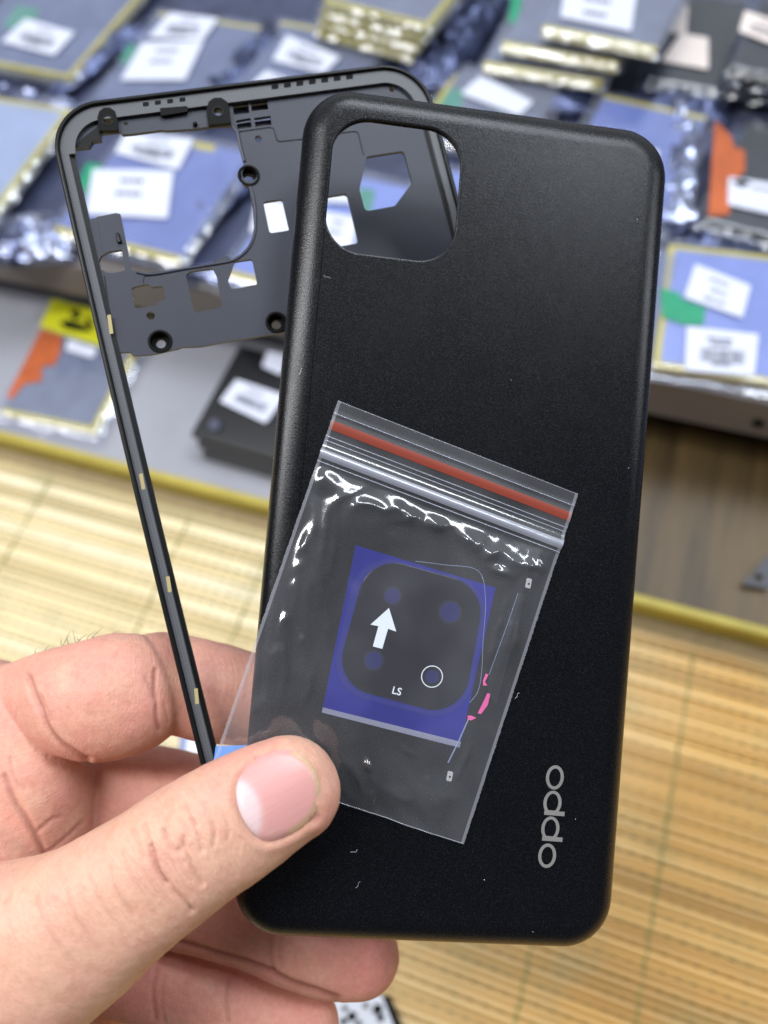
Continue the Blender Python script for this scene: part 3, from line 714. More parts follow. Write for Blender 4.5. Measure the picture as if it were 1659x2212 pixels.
base = t.mix(t.math('MULTIPLY', wl, .09), base, lin(176, 112, 92))
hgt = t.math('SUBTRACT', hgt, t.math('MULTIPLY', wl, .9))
m_skin = t.pbr(base, t.math('MULTIPLY_ADD', mott, .2, .42), 0, t.bump(hgt, .36, .00026), **{'Subsurface Weight': .22, 'Subsurface Radius': (.9, .32, .16), 'Subsurface Scale': .0022, 'Specular IOR Level': .36})
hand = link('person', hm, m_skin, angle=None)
tag(hand, 'bare left hand pinching the phone cover, bag and frame between thumb and fingers', 'person')
# thumb nail
bv = BVHTree.FromPolygons([tuple(p) for p in Wp], [tuple(pp.vertices) for pp in hm.polygons])
no = [tuple(p) for p in catmull(nail_o + nail_o[:1], 4)][:-1]
cN = np.mean(no, 0); NR = 16; K = len(no)
o3 = Vector(CAMP); camw = Vector(CAMP)
pts = []; rad = []; hzp = []
for r in range(NR + 1):
    for k in range(K):
        f = (r / NR); q = cN + (np.array(no[k]) - cN) * f
        u, v = HZ(*q); d = Vector(at(u, v, 100)) - o3; d.normalize()
        hit = bv.ray_cast(o3, d)
        pts.append(hit[0] if hit[0] else o3 + d * .13); rad.append(f); hzp.append(q)
pts = np.array([tuple(p) for p in pts]); rad = np.array(rad); hzp = np.array(hzp)
# replace by a smooth quadratic sheet over the nail bed, then let the rim dive under the folds
nd = nrm(CAMP - pts.mean(0)); e1 = nrm(np.cross(nd, (0, 0, 1))); e2 = np.cross(nd, e1); c0 = pts.mean(0)
a1 = (pts - c0) @ e1 * 100; a2 = (pts - c0) @ e2 * 100; hh = (pts - c0) @ nd
A = np.stack([np.ones_like(a1), a1, a2, a1 * a1, a1 * a2, a2 * a2, a1 ** 3, a2 ** 3, a1 * a1 * a2, a1 * a2 * a2], 1)
co = np.linalg.lstsq(A, hh, rcond=None)[0]; hf = A @ co
free = np.clip((hzp[:, 0] - hzp[:, 1] * -.3 - 1380) / 120, 0, 1)
hf = hf + .42 * MM - (.62 * MM) * np.clip((rad - .86) / .14, 0, 1) ** 2
npnt = c0 + a1[:, None] / 100 * e1 + a2[:, None] / 100 * e2 + hf[:, None] * nd
faces = [(r * K + k, r * K + (k + 1) % K, (r + 1) * K + (k + 1) % K, (r + 1) * K + k) for r in range(NR) for k in range(K)]
nm = bpy.data.meshes.new('thumbnail'); nm.from_pydata([tuple(p) for p in npnt], [], faces); nm.update()
bm = bmesh.new(); bm.from_mesh(nm); bmesh.ops.remove_doubles(bm, verts=bm.verts, dist=1e-6)
bmesh.ops.recalc_face_normals(bm, faces=bm.faces)
if sum((f.normal @ Vector(nd)) * f.calc_area() for f in bm.faces) < 0: bmesh.ops.reverse_faces(bm, faces=bm.faces)
bm.to_mesh(nm); bm.free()
nx = np.empty(len(nm.vertices) * 3); nm.vertices.foreach_get('co', nx); nx = nx.reshape(-1, 3)
cc_ = (nx - CAMP) @ Rw / MM; hp = np.stack([(cc_[:, 0] / cc_[:, 2] * F + CU) / .5521, ((cc_[:, 1] / cc_[:, 2] * F + CV) - 1296.2) / .5521], 1)
npink = np.array(lin(216, 160, 155)[:3]); nlun = np.array(lin(224, 198, 198)[:3]); nedge = np.array(lin(226, 205, 150)[:3])
lun = 1 / (1 + np.exp((np.linalg.norm((hp - np.array((900, 850))) * np.array((1, .8)), axis=1) - 124) / 6))
edge = np.exp(-(polyd(hp, nail_o[3:11]) / 15) ** 2)
nc = lerp(npink[None], nlun[None], lun[:, None]); nc = lerp(nc, nedge[None], (edge * .7)[:, None])
ca = nm.color_attributes.new('tone', 'FLOAT_COLOR', 'POINT'); ca.data.foreach_set('color', np.concatenate([nc, np.ones((len(nc), 1))], 1).ravel())
ncr = ((hp - np.array((1080, 770))) * np.array((.5, .86))).sum(1) * .045; nal = ((hp - np.array((1080, 770))) * np.array((.86, -.5))).sum(1) * .045
fa = nm.attributes.new('fib', 'FLOAT_VECTOR', 'POINT'); fa.data.foreach_set('vector', np.stack([ncr, nal * .04, 0 * nal], 1).ravel())
t = NT('nail'); a = t.n('ShaderNodeAttribute', attribute_name='tone'); nf = t.n('ShaderNodeAttribute', attribute_name='fib'); nr_ = t.noise(2.2, 3, .6, nf.outputs['Vector'])
m_nail = t.pbr(t.mix(1.0, a.outputs['Color'], t.ramp(nr_, [(.3, (.96, .94, .94)), (.7, (1.03, 1.03, 1.03))]), 'MULTIPLY'), .32, 0, t.bump(nr_, .18, .0002), **{'Subsurface Weight': .3, 'Subsurface Radius': (.8, .35, .2), 'Subsurface Scale': .002})
nail = link('thumbnail', nm, m_nail, hand, angle=None)
# fine dark hairs on the index knuckle
m_hair = plain('dark_hair', (40, 32, 28), .5, .05)
hb = MB()
for (x0, y0, x1, y1) in ((150, 205, 143, 188), (165, 200, 190, 178), (240, 175, 275, 120), (245, 182, 240, 150), (300, 165, 285, 118), (310, 160, 340, 135), (318, 158, 300, 140), (335, 155, 375, 122), (345, 152, 400, 110), (360, 152, 375, 130), (420, 145, 470, 120), (430, 143, 455, 130), (270, 172, 262, 140), (290, 168, 330, 140)):
    P0 = at(*HZ(x0, y0 + 14), 166); P3 = at(*HZ(x1, y1), 166 + rnd.uniform(-2, 2)); mid = (P0 + P3) / 2 + np.array((rnd.uniform(-.4, .4), rnd.uniform(-.3, .3), .5)) * MM
    hb.tube(catmull([P0, mid, P3], 4), [.075 * MM * (1 - .7 * i / 8) for i in range(9)], 5)
hb.build('hair', m_hair, hand, scale=1.0)

# ================================================================== BACKGROUND: counter
SH, ST, BD = 75 * MM, 30 * MM, 13 * MM           # shelf top height, shelf thickness, lower board height
yb = np.mean([on_z(u, v, 0)[1] for u, v in ((0, 966), (574, 1116), (1366, 1331), (1659, 1403))])     # foot of the yellow edging
ysh = np.mean([on_z(u, v, SH - ST)[1] for u, v in ((0, 604), (1659, 946))])
m_board = plain('grey_white_board', (150, 151, 160), .45, .05, 30)
m_shelf = plain('off_white_shelf_edge', (108, 102, 100), .5, .06, 30)
m_shelftop = plain('shelf_top_cloth', (60, 66, 92), .6, .3, 40)
m_yel = plain('yellow_edging', (176, 160, 66), .5, .12, 40)
t = NT('brown_wood')
wv = t.noise(30, 4, .6, t.coord(scale=(3, .25, 1)))
m_wood = t.pbr(t.ramp(wv, [(.3, lin(58, 44, 22)), (.7, lin(98, 79, 46))]), .5)
def struct(name, m, mat, **kw): return tag(m.build(name, mat, None, None, 1.0), kind='structure')
m = MB(); m.box(-2, 2, -1.5, 2.5, -.04, -.004); struct('table', m, plain('table_top', (170, 150, 110), .6))
xm = on_z(760, 1000, BD)[0]
xl = -.8
br = tag(bpy.data.objects.new('lower_board', None), 'pale grey board under the shelf, behind the yellow edging', 'board'); col.objects.link(br)
m = MB(); m.box(xl, xm, yb + .0062, yb + .40, 0, BD); m.build('panel', m_board, br, scale=1)
wf = MB(); wf.box(xm + .001, 1.0, yb + .0062, yb + .40, 0, BD - .003); tag(wf.build('wooden_base', m_wood, scale=1), 'brown wooden base in shadow under the right half of the shelf', 'base board')
e = MB(); e.box(xl, 1.0, yb, yb + .006, .0, BD + .004); eo = e.build('edging_strip', m_yel, scale=1)
tag(eo, 'long yellow edging strip between the bamboo mat and the lower board', 'edging')
bv_ = eo.modifiers.new('b', 'BEVEL'); bv_.width = .0015; bv_.segments = 2
sr = tag(bpy.data.objects.new('display_shelf', None), 'off-white shelf carrying the battery packs, above the lower board', 'shelf'); col.objects.link(sr)
m = MB(); m.box(-1.2, 1.4, ysh, ysh + .012, SH - ST, SH); o = m.build('front_edge', m_shelf, sr, scale=1)
m = MB(); m.box(-1.2, 1.4, ysh + .0122, ysh + 1.4, SH - ST + .004, SH - .002); m.build('shelf_board', m_shelftop, sr, scale=1)
p = on_z(1641, 911, SH - ST / 2); m = MB(); m.rings([[(p[0] + r * math.cos(a) * .001, ysh - y * .001, SH - .018 + r * math.sin(a) * .001) for a in (2 * math.pi * k / 16 for k in range(16))] for r, y in ((3.4, -.2), (3.2, .8), (2.2, 1.1), (1.6, .5), (.1, .5))]); m.build('screw', m_dark, sr, scale=1)

# bamboo mat: half-round slats laid along x
t = NT('bamboo')
tc = t.n('ShaderNodeTexCoord'); sx = t.n('ShaderNodeSeparateXYZ'); t.l(tc.outputs['Object'], sx.inputs[0])
PITCH = .0078
row = t.math('FLOOR', t.math('DIVIDE', sx.outputs['Y'], PITCH))
wn = t.n('ShaderNodeTexWhiteNoise', noise_dimensions='1D'); t.l(row, wn.inputs['W'])
cmb = t.n('ShaderNodeCombineXYZ'); t.l(t.math('MULTIPLY', sx.outputs['X'], 9), cmb.inputs[0]); t.l(t.math('MULTIPLY', row, 3.7), cmb.inputs[1])
nz = t.n('ShaderNodeTexNoise'); nz.inputs['Scale'].default_value = .9; nz.inputs['Detail'].default_value = 4; t.l(cmb.outputs[0], nz.inputs['Vector'])
v1 = t.math('ADD', t.math('ADD', .16, t.math('MULTIPLY', wn.outputs['Value'], .4)), t.math('MULTIPLY', nz.outputs['Fac'], .32))
cA = t.ramp(v1, [(.2, lin(163, 151, 113)), (.38, lin(204, 184, 137)), (.6, lin(227, 210, 166)), (.85, lin(240, 234, 211))])
cB = t.ramp(v1, [(.2, lin(155, 121, 68)), (.38, lin(197, 154, 87)), (.6, lin(212, 169, 98)), (.85, lin(227, 190, 121))])
gx = t.n('ShaderNodeMapRange'); gx.inputs['From Min'].default_value = -.1; gx.inputs['From Max'].default_value = .07; t.l(t.math('ADD', sx.outputs['X'], t.math('MULTIPLY', sx.outputs['Y'], -.3)), gx.inputs['Value'])
cm = t.mix(gx.outputs[0], cA, cB)  # paler left, golden right: light across the mat painted into the slats
blc = t.noise(26, 3, .6)
cm = t.mix(t.math('MULTIPLY', t.ramp(blc, [(.5, (0, 0, 0)), (.75, (1, 1, 1))]), .35), cm, lin(150, 150, 110))
ph = t.math('FRACT', t.math('DIVIDE', sx.outputs['Y'], PITCH))
wav = t.math('MULTIPLY', t.math('ABSOLUTE', t.math('SINE', t.math('MULTIPLY', sx.outputs['X'], 420))), .16)
gap = t.math('LESS_THAN', t.math('ABSOLUTE', t.math('SUBTRACT', t.math('ADD', ph, wav), .07)), .075)
cm = t.mix(t.math('MULTIPLY', gap, t.math('MULTIPLY', t.ramp(t.noise(14, 2), [(.42, (.45, .45, .45)), (.6, (1, 1, 1))]), .8)), cm, lin(92, 90, 62))  # dark scallops: stitching plus shadows of the weave painted into the colour
m_bam = t.pbr(cm, .42, 0, t.bump(t.noise(500, 3, .6, t.coord(scale=(.1, 1, 1))), .15, .0004))
mr = tag(bpy.data.objects.new('bamboo_mat', None), 'golden bamboo slat mat covering the counter in front of the yellow edging', 'mat'); col.objects.link(mr)
m = MB(); y0 = math.floor(-.42 / PITCH) * PITCH; V = []; nrow = int((yb - .001 - y0) / PITCH)
for r in range(nrow):
    hw = rnd.uniform(.36, .62); hA, hB = rnd.uniform(.0003, .0012), rnd.uniform(-.0002, .0008)
    prof = [(.0, -.0014), (.06, hA - .0006), (.2, hA), (hw - .1, hA), (hw - .02, hA - .0006), (hw, -.0014), (hw + .06, hB - .0006), (hw + .16, hB), (.86, hB), (.96, hB - .0006), (.995, -.0014)]
    for (f, z) in prof:
        for x in (-.75, .75): V.append((x, y0 + (r + f) * PITCH, z - .0006))
np_ = len(V) // 2
m.add(V, [(2 * i, 2 * i + 1, 2 * i + 3, 2 * i + 2) for i in range(np_ - 1)]); m.build('slats', m_bam, mr, scale=1, angle=60)
m_thr = plain('green_tan_thread', (140, 138, 78), .8, .1)
for (u, v) in ((60, 1120), (555, 1250), (1445, 1750), (1130, 2130), (1000, 1500), (380, 1180)):
    x = on_z(u, v, 0)[0]; m = MB()
    m.tube([(x + .0006 * math.sin(i * 1.9), y0 + (i * .5) * PITCH, (.0003 if i % 2 else -.0006)) for i in range(2 * nrow)], .0006, 5)
    m.build('thread', m_thr, mr, scale=1)

# ------------------------------------------------------------------ battery packs
m_bat = {k: plain('battery_' + k, c, .42, .08, 60) for k, c in dict(slate=(84, 96, 128), blue=(98, 116, 176), pale=(160, 174, 196), black=(18, 19, 23), grey=(104, 110, 124), light=(122, 142, 204)).items()}
m_tape = plain('yellow_tape', (208, 190, 30), .3, .1, 60)
m_green = plain('green_print', (24, 142, 104), .5, .08, 60)
m_orange = plain('orange_print', (176, 86, 40), .5, .2, 60)
m_label = plain('white_label', (208, 212, 228), .5, .02, 60)
m_pinkl = plain('cream_label', (226, 214, 208), .5, .02, 60)
m_print = plain('grey_label_print', (70, 72, 92), .6, .1)
m_warn = plain('yellow_warning_label', (206, 206, 24), .5, .06, 60)
m_bagf = film('antistatic_bag', (.9, .92, 1), .1, .17, 1.75, (.5, .56, .8), spread=True)
m_bagk = film('antistatic_bag_dark', (.66, .7, .8), .03, .18, 1.7, (.4, .45, .62), spread=True)
t = NT('silver_bag'); m_silver = t.pbr(t.ramp(t.noise(60, 3), [(.35, lin(60, 70, 110)), (.65, lin(170, 176, 200))]), .22, .75)
t = NT('navy_bag'); m_navy = t.pbr(t.ramp(t.noise(50, 3), [(.35, lin(26, 32, 60)), (.65, lin(84, 94, 130))]), .28, .55)
class Pack:
    def __init__(s, bl, br, tl, z, name='battery_pack', label='', group='battery packs on the shelf', th=5.0, body='slate', tape=('b',), bag=True, margin=7, seed=1, dark=False, foot=True):
        z = z * MM
        A, B, Cc = on_z(*bl, z), on_z(*br, z), on_z(*tl, z)
        xa = nrm(B - A); ya = np.array((-xa[1], xa[0], 0)); s.W = np.linalg.norm(B - A) / MM; s.L = (Cc - A) @ ya / MM; s.sk = 0
        R = np.array([xa, ya, (0, 0, 1)]).T; s.z = z
        s.R = R; s.o = A - np.array((0, 0, th * MM)); s.th = th
        s.root = empty(name, m4(R, s.o), label, 'battery pack', group)
        W, L = s.W, s.L
        b = MB(); ins = 1.0
        P = rrect(W, L, 1.5, 4, W / 2, L / 2)
        sh = lambda q, z_: [(W / 2 + (x - W / 2) * (1 - 2 * q / W), L / 2 + (y - L / 2) * (1 - 2 * q / L), z_) for x, y in P]
        b.rings([sh(.6, 0), sh(0, .8), sh(0, th - .8), sh(.25, th - .25), sh(.8, th)], (True, True)); s.body = b.build('battery', m_bat[body], s.root)
        for k in tape:
            b = MB()
            if k == 'b': b.box(-.3, W + .3, -.35, 3.2, .3, th + .25)
            if k == 't': b.box(-.3, W + .3, L - 3.2, L + .35, .3, th + .25)
            if k == 'l': b.box(-.36, 3.2, -.3, L + .3, .35, th + .3)
            if k == 'r': b.box(W - 3.2, W + .36, -.3, L + .3, .35, th + .3)
            b.build('tape', m_tape, s.body)
        if bag:
            r = random.Random(seed); m = MB(); nx, ny = 44, 60; mg = margin; V = []
            x0, x1, y0_, y1 = -mg, W + mg, -mg * 1.2, L + mg * 1.2
            for j in range(ny + 1):
                for i in range(nx + 1):
                    x = x0 + (x1 - x0) * i / nx; y = y0_ + (y1 - y0_) * j / ny
                    out = max(-x, x - W, -y, y - L, 0); k = min(1, out / (mg * .8))
                    nz_ = 1 - 2 * abs(mnoise.noise(Vector((x * .13 + seed * 3, y * .13, seed)))); n2 = mnoise.noise(Vector((x * .4, y * .4, seed * 2.)))
                    z_ = th + .7 - (th * .75) * k * k * (3 - 2 * k) + (.35 + 1.9 * k) * (.6 * nz_ + .28 * n2)
                    V.append((x, y, max(.1, z_)))
            m.add(V, [(j * (nx + 1) + i, j * (nx + 1) + i + 1, (j + 1) * (nx + 1) + i + 1, (j + 1) * (nx + 1) + i) for j in range(ny) for i in range(nx)])
            m.build('bag', m_bagk if dark else m_bagf, s.root, angle=None)
        s.zt = th + 1.9
    def loc(s, u, v, h):
        P = on_z(u, v, s.o[2] + h * MM) - s.o; q = s.R.T @ P / MM; return (q[0], q[1])
    def patch(s, name, pts, mat, r=.3, h=None, parent=None, lab=None):
        h = h or s.th + .1
        o = cut(name, [fillet([s.loc(*p, h) for p in pts][::-1], r, 3)], h, h + .12, mat, parent or s.root)
        if lab: o['label'] = lab
        return o
    def label(s, pts, rows=2, mat=None, bars=True):
        h = s.zt; mat = mat or m_label
        q = [np.array(s.loc(*p, h)) for p in pts]                    # tl tr br bl
        o = cut('label', [fillet([tuple(p) for p in q][::-1], 1.2, 3)], h, h + .12, mat, s.root)
        m = MB(); r = random.Random(int(pts[0][0]) + rows)
        f = lambda s_, t_: (q[0] * (1 - s_) + q[1] * s_) * (1 - t_) + (q[3] * (1 - s_) + q[2] * s_) * t_
        def quad(s0, s1, t0, t1):
            t1 = t0 + (t1 - t0) * 1.3; P = [f(s0, t0), f(s1, t0), f(s1, t1), f(s0, t1)]; m.add([(p[0], p[1], h + .17) for p in P], [(3, 2, 1, 0)])
        if bars:
            x = .2
            while x < .82:
                w = r.choice((.006, .012, .02)); quad(x, x + w, .45, .7); x += w + r.choice((.006, .012))
        for k in range(rows):
            t0 = (.2 + .28 * k) if not bars else (.18, .76, .3)[k % 3]
            x = .34 + r.uniform(-.05, .05)
            while x < .64: w = r.uniform(.02, .06); quad(x, x + w, t0, t0 + .07); x += w + .015
        m.build('print', m_print, o)
        return o
def rows4(tl, tr, br, bl): return [tl, tr, br, bl]
G = 'battery packs on the shelf'
k = Pack((-110, 118), (150, 168), (55, -134), 86, label='slate battery in antistatic bag with one white barcode label, at the top left', seed=1, tape=('r', 'b'))
k.label([(55, 40), (162, 70), (117, 120), (3, 90)]); k.patch('print_patch', [(35, 12), (88, 20), (60, 66), (5, 58)], m_green)
k = Pack((200, 215), (430, 255), (322, 25), 84, label='slate battery in antistatic bag with two white labels, behind the top rail of the frame', seed=2, tape=('t',))
k.label([(367, 27), (472, 40), (437, 87), (320, 80)]); k.label([(307, 92), (440, 88), (400, 173), (260, 173)], 2, bars=False); k.patch('print_patch', [(277, 97), (300, 99), (278, 140), (258, 136)], m_green)
k = Pack((118, 495), (385, 562), (238, 268), 88, label='blue bagged battery with two white labels, seen through the large frame opening', seed=3, body='blue', tape=('b',))
k.label([(270, 287), (419, 300), (385, 367), (248, 330)]); k.label([(200, 365), (375, 369), (362, 472), (186, 462)], 2, bars=False)
k.patch('print_patch', [(188, 352), (222, 356), (200, 425), (160, 418)], m_green); k.patch('tape_tab', [(420, 306), (467, 315), (461, 328), (416, 319)], m_tape)
k = Pack((-280, 430), (-30, 480), (-150, 190), 90, label='pale battery edged with yellow tape at the left edge, above the crinkled silver bag', seed=4, body='pale', tape=('r', 't'))
k = Pack((470, 235), (715, 285), (592, 45), 84, label='slate battery with a slanting white barcode label, just above the top rail of the frame', seed=5, tape=('t',))
k.label([(620, 75), (735, 123), (700, 158), (588, 130)], 2); k.label([(575, 152), (640, 178), (620, 205), (545, 180)], 1)
for i in range(4):
    k = Pack((700 - 6 * i, 0 + 22 * i), (925 - 12 * i, 56 + 22 * i), (760 - 6 * i, -130 + 22 * i), 112 - 7 * i, label='%s pack of the yellow taped stack at the top centre of the shelf' % ('topmost', 'second', 'third', 'lowest')[i], seed=20 + i, tape=('b', 'r'), margin=4, body='grey', group='stacked packs at the top centre')
k = Pack((900, 290), (1130, 340), (1014, 148), 84, label='battery with a blank tilted white label, between the frame corner and the back cover', seed=6, tape=('l',), body='grey')
k.label([(1039, 162), (1152, 220), (1120, 250), (995, 202)], 0, bars=False); k.patch('print_patch', [(960, 190), (1010, 195), (990, 240), (930, 230)], m_green)
st = [((1172, 60), (1416, 108), (1215, -150), 116), ((1085, 95), (1335, 138), (1130, -100), 104), ((1045, 138), (1300, 178), (1100, -50), 93)]
for i, (a, b_, c, z) in enumerate(st):
    k = Pack(a, b_, c, z, label='%s of the three yellow edged packs stacked at the top right of the shelf' % ('topmost', 'middle one', 'lowest')[i], seed=30 + i, tape=('b',), margin=4, body='grey', group='stacked packs at the top right', th=6.5)
    if i == 0: k.label([(1225, -60), (1380, -45), (1363, 68), (1211, 37)], 3, bars=False)
    if i == 1: k.patch('print_patch', [(1106, -10), (1128, -8), (1118, 50), (1098, 48)], m_green)
k = Pack((1187, 430), (1420, 490), (1253, 195), 86, label='large blue battery half hidden by the top right corner of the back cover', seed=7, body='blue', tape=('t',))
k.label([(1395, 320), (1425, 326), (1418, 345), (1388, 338)], 0, bars=False)
k = Pack((1400, 170), (1550, 195), (1432, -20), 88, label='dark pack with two overlapping grey labels, right of the yellow edged stack', seed=8, body='black', tape=(), dark=True)
k.label([(1445, 5), (1488, 14), (1482, 75), (1440, 68)], 1, m_pinkl, bars=False); k.label([(1470, 72), (1530, 82), (1530, 150), (1428, 132)], 0, m_pinkl, bars=False)
for i in range(3):
    k = Pack((1580 - 6 * i, 145 + 24 * i), (1730 - 4 * i, 176 + 24 * i), (1612 - 5 * i, -10 + 24 * i), 106 - 8 * i, label='%s black pack of the dark stack at the top right edge' % ('topmost', 'middle', 'lowest')[i], seed=40 + i, body='black', tape=(), dark=True, margin=3, group='black packs at the right edge', th=6)
    if i == 0: k.label([(1609, 23), (1710, 55), (1700, 108), (1596, 67)], 1, m_pinkl)
k = Pack((1527, 475), (1725, 525), (1548, 238), 88, label='black battery with an orange patch and white label at the right edge of the shelf', seed=9, body='black', tape=(), dark=True)
k.patch('print_patch', [(1544, 260), (1580, 295), (1585, 318), (1609, 325), (1609, 370), (1580, 395), (1582, 425), (1574, 465), (1530, 467)], m_orange, h=6.4)
k.label([(1574, 382), (1710, 402), (1705, 472), (1572, 442)], 1, bars=False); k.patch('brand_mark', [(1580, 390), (1605, 388), (1624, 397), (1600, 404)], m_dark, h=7.3)
k = Pack((1412, 790), (1700, 832), (1438, 528), 84, label='light blue battery with two white labels and a green print, nearest the shelf front', seed=10, body='light', tape=('l', 't', 'b'))
k.label([(1502, 570), (1622, 617), (1604, 687), (1478, 642)], 3, bars=False); k.label([(1484, 705), (1639, 722), (1629, 812), (1479, 800)], 3)
k.patch('print_patch', [(1427, 622), (1464, 632), (1480, 650), (1524, 665), (1519, 702), (1474, 700), (1430, 685)], m_green, h=6)
k = Pack((490, 590), (770, 662), (600, 345), 88, label='bagged battery with white labels, seen through the small frame plate windows', seed=11, body='light', tape=('b',))
k.label([(560, 400), (690, 415), (660, 530), (540, 500)], 1, bars=False); k.label([(690, 455), (775, 470), (760, 545), (680, 530)], 2, bars=False); k.label([(700, 405), (775, 412), (772, 440), (697, 436)], 0, bars=False)
k = Pack((800, 660), (1060, 720), (870, 350), 87, label='blue battery behind the six-sided window of the frame plate', seed=12, body='light', tape=('b',))
k.patch('print_patch', [(770, 405), (812, 412), (800, 462), (764, 455)], m_green, h=6)
k = Pack((1150, 700), (1400, 760), (1180, 500), 84, label='slate battery wholly covered by the back cover, beside the light blue one', seed=13)
# lower board
LB = BD / MM
k = Pack((2, 890), (203, 932), (107, 645), LB + 7, label='grey battery with yellow warning label and orange patch on the lower board', seed=14, body='grey', tape=('r', 'b'), group='battery packs on the lower board')
k.patch('warning_label', [(112, 645), (300, 690), (262, 762), (85, 706)], m_warn, h=6)
for pl in ([(150, 672), (168, 668), (176, 685), (160, 692)], [(128, 696), (150, 690), (190, 704), (200, 716), (172, 716), (140, 710)], [(180, 688), (192, 684), (206, 706), (196, 708)]): k.patch('warning_mark', pl, m_dark, h=6.3)
k.patch('print_patch', [ZN(*p) for p in ((225, 485), (340, 520), (330, 600), (300, 680), (230, 690), (225, 770), (130, 785), (60, 870), (40, 850))], m_orange, h=6)
k.label([ZN(370, 540), ZN(530, 590), ZN(510, 645), ZN(360, 600)], 1, bars=False)
k = Pack((411, 938), (700, 1020), (514, 744), LB + 21, label='black battery pack with white label, topmost of the pile on the lower board', seed=15, body='black', tape=(), bag=False, dark=True, group='black packs on the lower board', margin=2)
k.label([ZN(1290, 760), ZN(1560, 850), ZN(1450, 1000), ZN(1200, 880)], 1); k.label([ZN(1460, 605), ZN(1560, 630), ZN(1540, 740), ZN(1430, 690)], 0, bars=False); k.patch('round_sticker', [ZN(1170 + 32 * math.cos(a), 1008 + 34 * math.sin(a)) for a in (.63 * i for i in range(10))], m_print, h=7)
for i in range(2):
    k = Pack((424 + 10 * i, 960 + 22 * i), (700, 1040 + 20 * i), (530, 764), LB + 14 - 7 * i, label='%s pack of the black pile on the lower board' % ('middle', 'lowest')[i], seed=50 + i, body='black', tape=(), bag=False, dark=True, margin=2, group='black packs on the lower board')

# loose crinkled antistatic bags filling the gaps
def crumple(cx, cy, z, w, l, rot, mat, seed, label, amp=6):
    o = on_z(cx, cy, z * MM); root = Matrix.Translation(Vector(o)) @ Matrix.Rotation(rot, 4, 'Z')
    m = MB(); nx, ny = 46, 46; V = []
    for j in range(ny + 1):
        for i in range(nx + 1):
            x = (i / nx - .5) * w; y = (j / ny - .5) * l
            r1 = 1 - 2 * abs(mnoise.noise(Vector((x * .06 + seed, y * .06, seed * 1.7)))); r2 = 1 - 2 * abs(mnoise.noise(Vector((x * .17, y * .17 + seed, 2.))))
            e = min(1, 4 * min(i / nx, 1 - i / nx, j / ny, 1 - j / ny)) ** .5
            V.append((x + 1.5 * mnoise.noise(Vector((y * .1, seed, 0))), y + 1.5 * mnoise.noise(Vector((x * .1, 0, seed))), max(.2, e * (amp * .6 + amp * (.55 * r1 + .16 * r2)))))
    m.add(V, [(j * (nx + 1) + i, j * (nx + 1) + i + 1, (j + 1) * (nx + 1) + i + 1, (j + 1) * (nx + 1) + i) for j in range(ny) for i in range(nx)])
    ob = m.build('antistatic_bag', mat, None, root, angle=None); tag(ob, label, 'bag', 'crinkled antistatic bags')
for a in ((70, 520, 76, 70, 46, .3, m_silver, 1, 'crinkled silver blue bag end hanging at the left end of the shelf front', 9),
          (60, 225, 80, 80, 22, -.1, m_silver, 2, 'crinkled silver bag fold below the leftmost labelled battery', 8),
          (215, 130, 77, 24, 120, -.35, m_navy, 3, 'navy bag fold between the two leftmost batteries', 7),
          (525, 150, 77, 30, 120, -.2, m_navy, 4, 'navy bag fold left of the slanting barcode label', 8),
          (470, 440, 77, 26, 100, -.35, m_navy, 5, 'navy bag fold along the right of the large frame opening', 9),
          (985, 90, 78, 44, 110, -.15, m_navy, 6, 'dark navy bag between the two yellow edged stacks', 14),
          (1470, 330, 77, 26, 150, .1, m_silver, 7, 'grey crinkled bag strip left of the orange patched battery', 9),
          (1470, 215, 77, 60, 50, .1, m_navy, 8, 'dark bag below the grey overlapping labels', 8),
          (470, 610, 77, 60, 16, 0, m_silver, 9, 'shiny bag edge seen through the lower frame windows', 8),
          (1500, 510, 77, 80, 22, .1, m_navy, 10, 'dark shiny bag fold behind the light blue battery', 7),
          (880, 160, 77, 60, 40, .2, m_navy, 11, 'dark bag under the stack at the top centre', 7),
          (1150, 210, 77, 100, 30, 0, m_navy, 12, 'dark bag fold under the top right stack', 6)):
    crumple(*a)

# ------------------------------------------------------------------ small things on the mat and in the cavity
m_card = plain('white_card', (222, 226, 236), .5, .04, 60)
c = empty('circuit_card', m4(np.eye(3), on_z(790, 2230, .0012)), 'white card with black component marks on the mat, below the fingertips', 'card')
inv = lambda u, v: tuple((on_z(u, v, .0015) - np.array(c.location)) [:2] / MM)
cut('card', [[inv(*p) for p in ((690, 2150), (825, 2150), (880, 2290), (690, 2300))]], 0, .8, m_card, c)
cut('black_edge', [[inv(*p) for p in ((825, 2150), (842, 2150), (900, 2290), (880, 2290))]], 0, .9, m_dark, c)
for (u, v, r) in ((745, 2178, 1.2), (760, 2195, 2), (790, 2172, 1.4), (775, 2210, 1.3), (742, 2206, 1.5), (815, 2180, 2.2), (822, 2198, 1.6)):
    cut('component', [fillet([(inv(u, v)[0] + a * r, inv(u, v)[1] + b * r) for a, b in ((-1, -1), (1, -.8), (1.1, 1), (-.8, .9))], .4, 2)], .8, 1.1, m_dark if r != 1.4 else m_shelf, c)
c2 = empty('blue_card', m4(np.eye(3), on_z(415, 1615, .0012)), 'small blue and white card on the mat, glimpsed between index and middle finger', 'card')
inv2 = lambda u, v: tuple((on_z(u, v, .0015) - np.array(c2.location))[:2] / MM)
cut('card', [[inv2(*p) for p in ((405, 1590), (470, 1600), (470, 1660), (398, 1650))]], 0, .8, m_card, c2)
cut('blue_edge', [[inv2(*p) for p in ((392, 1585), (405, 1588), (398, 1650), (384, 1645))]], 0, .9, m_bat['blue'], c2)
pb = on_z(1635, 1245, BD); m = MB()
bk = empty('metal_bracket', m4(np.eye(3), pb), 'grey metal bracket lying on the brown wooden base at the right edge', 'bracket')
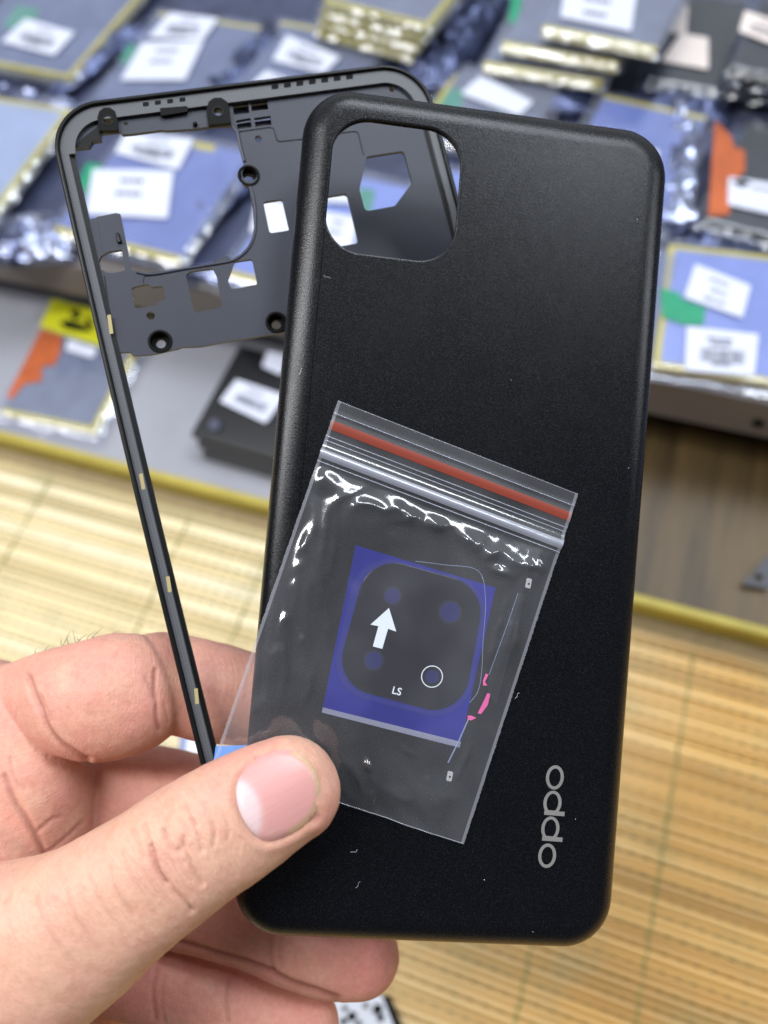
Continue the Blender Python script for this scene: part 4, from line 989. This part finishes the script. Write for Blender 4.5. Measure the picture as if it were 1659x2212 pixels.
iv = lambda u, v: tuple((on_z(u, v, BD + .001) - pb)[:2] / MM)
cut('bracket_plate', [fillet([iv(*p) for p in ((1600, 1262), (1660, 1272), (1680, 1190), (1652, 1205), (1625, 1240))], .8, 3), circle(iv(1638, 1248), 2.2, 16)], .2, 1.4, plain('grey_metal', (70, 71, 76), .5, .1, metal=.2), bk)

# ================================================================== LIGHT
w = bpy.data.worlds.new('World'); sc.world = w; w.use_nodes = True
nt_ = w.node_tree; bg = nt_.nodes['Background']
tc = nt_.nodes.new('ShaderNodeTexCoord'); sp = nt_.nodes.new('ShaderNodeSeparateXYZ'); nt_.links.new(tc.outputs['Generated'], sp.inputs[0])
mx = nt_.nodes.new('ShaderNodeMath'); mx.operation = 'MULTIPLY_ADD'; mx.inputs[1].default_value = .9; nt_.links.new(sp.outputs['Y'], mx.inputs[0]); nt_.links.new(sp.outputs['Z'], mx.inputs[2])
rp = nt_.nodes.new('ShaderNodeValToRGB'); nt_.links.new(mx.outputs[0], rp.inputs[0])
rp.color_ramp.elements[0].position = .68; rp.color_ramp.elements[0].color = (.085, .085, .085, 1)
rp.color_ramp.elements[1].position = 1.0; rp.color_ramp.elements[1].color = (.92, .97, 1, 1)
nt_.links.new(rp.outputs[0], bg.inputs[0]); bg.inputs[1].default_value = .64
def area(name, loc, target, sx, sy, power, color):
    l = bpy.data.lights.new(name, 'AREA'); l.shape = 'RECTANGLE'; l.size = sx; l.size_y = sy; l.energy = power; l.color = color
    o = bpy.data.objects.new(name, l); col.objects.link(o); o.location = loc
    o.rotation_euler = (Vector(target) - Vector(loc)).to_track_quat('-Z', 'Y').to_euler(); return o
area('ceiling_lamp', (.35, .95, 1.9), (0, .15, .1), 1.5, .3, 27, (.86, .92, 1))
area('ceiling_lamp', (-.95, -.25, 1.7), (0, .1, .2), .26, 1.7, 36, (.98, .985, 1))
area('ceiling_lamp', (1.9, .9, 1.1), (0, .1, .2), .3, 1.0, 9, (.88, .93, 1))
sc.view_settings.view_transform = 'Standard'; sc.view_settings.look = 'None'; sc.view_settings.exposure = 0
sc.cycles.transparent_max_bounces = 24; sc.cycles.max_bounces = 8
sc.cycles.use_denoising = True
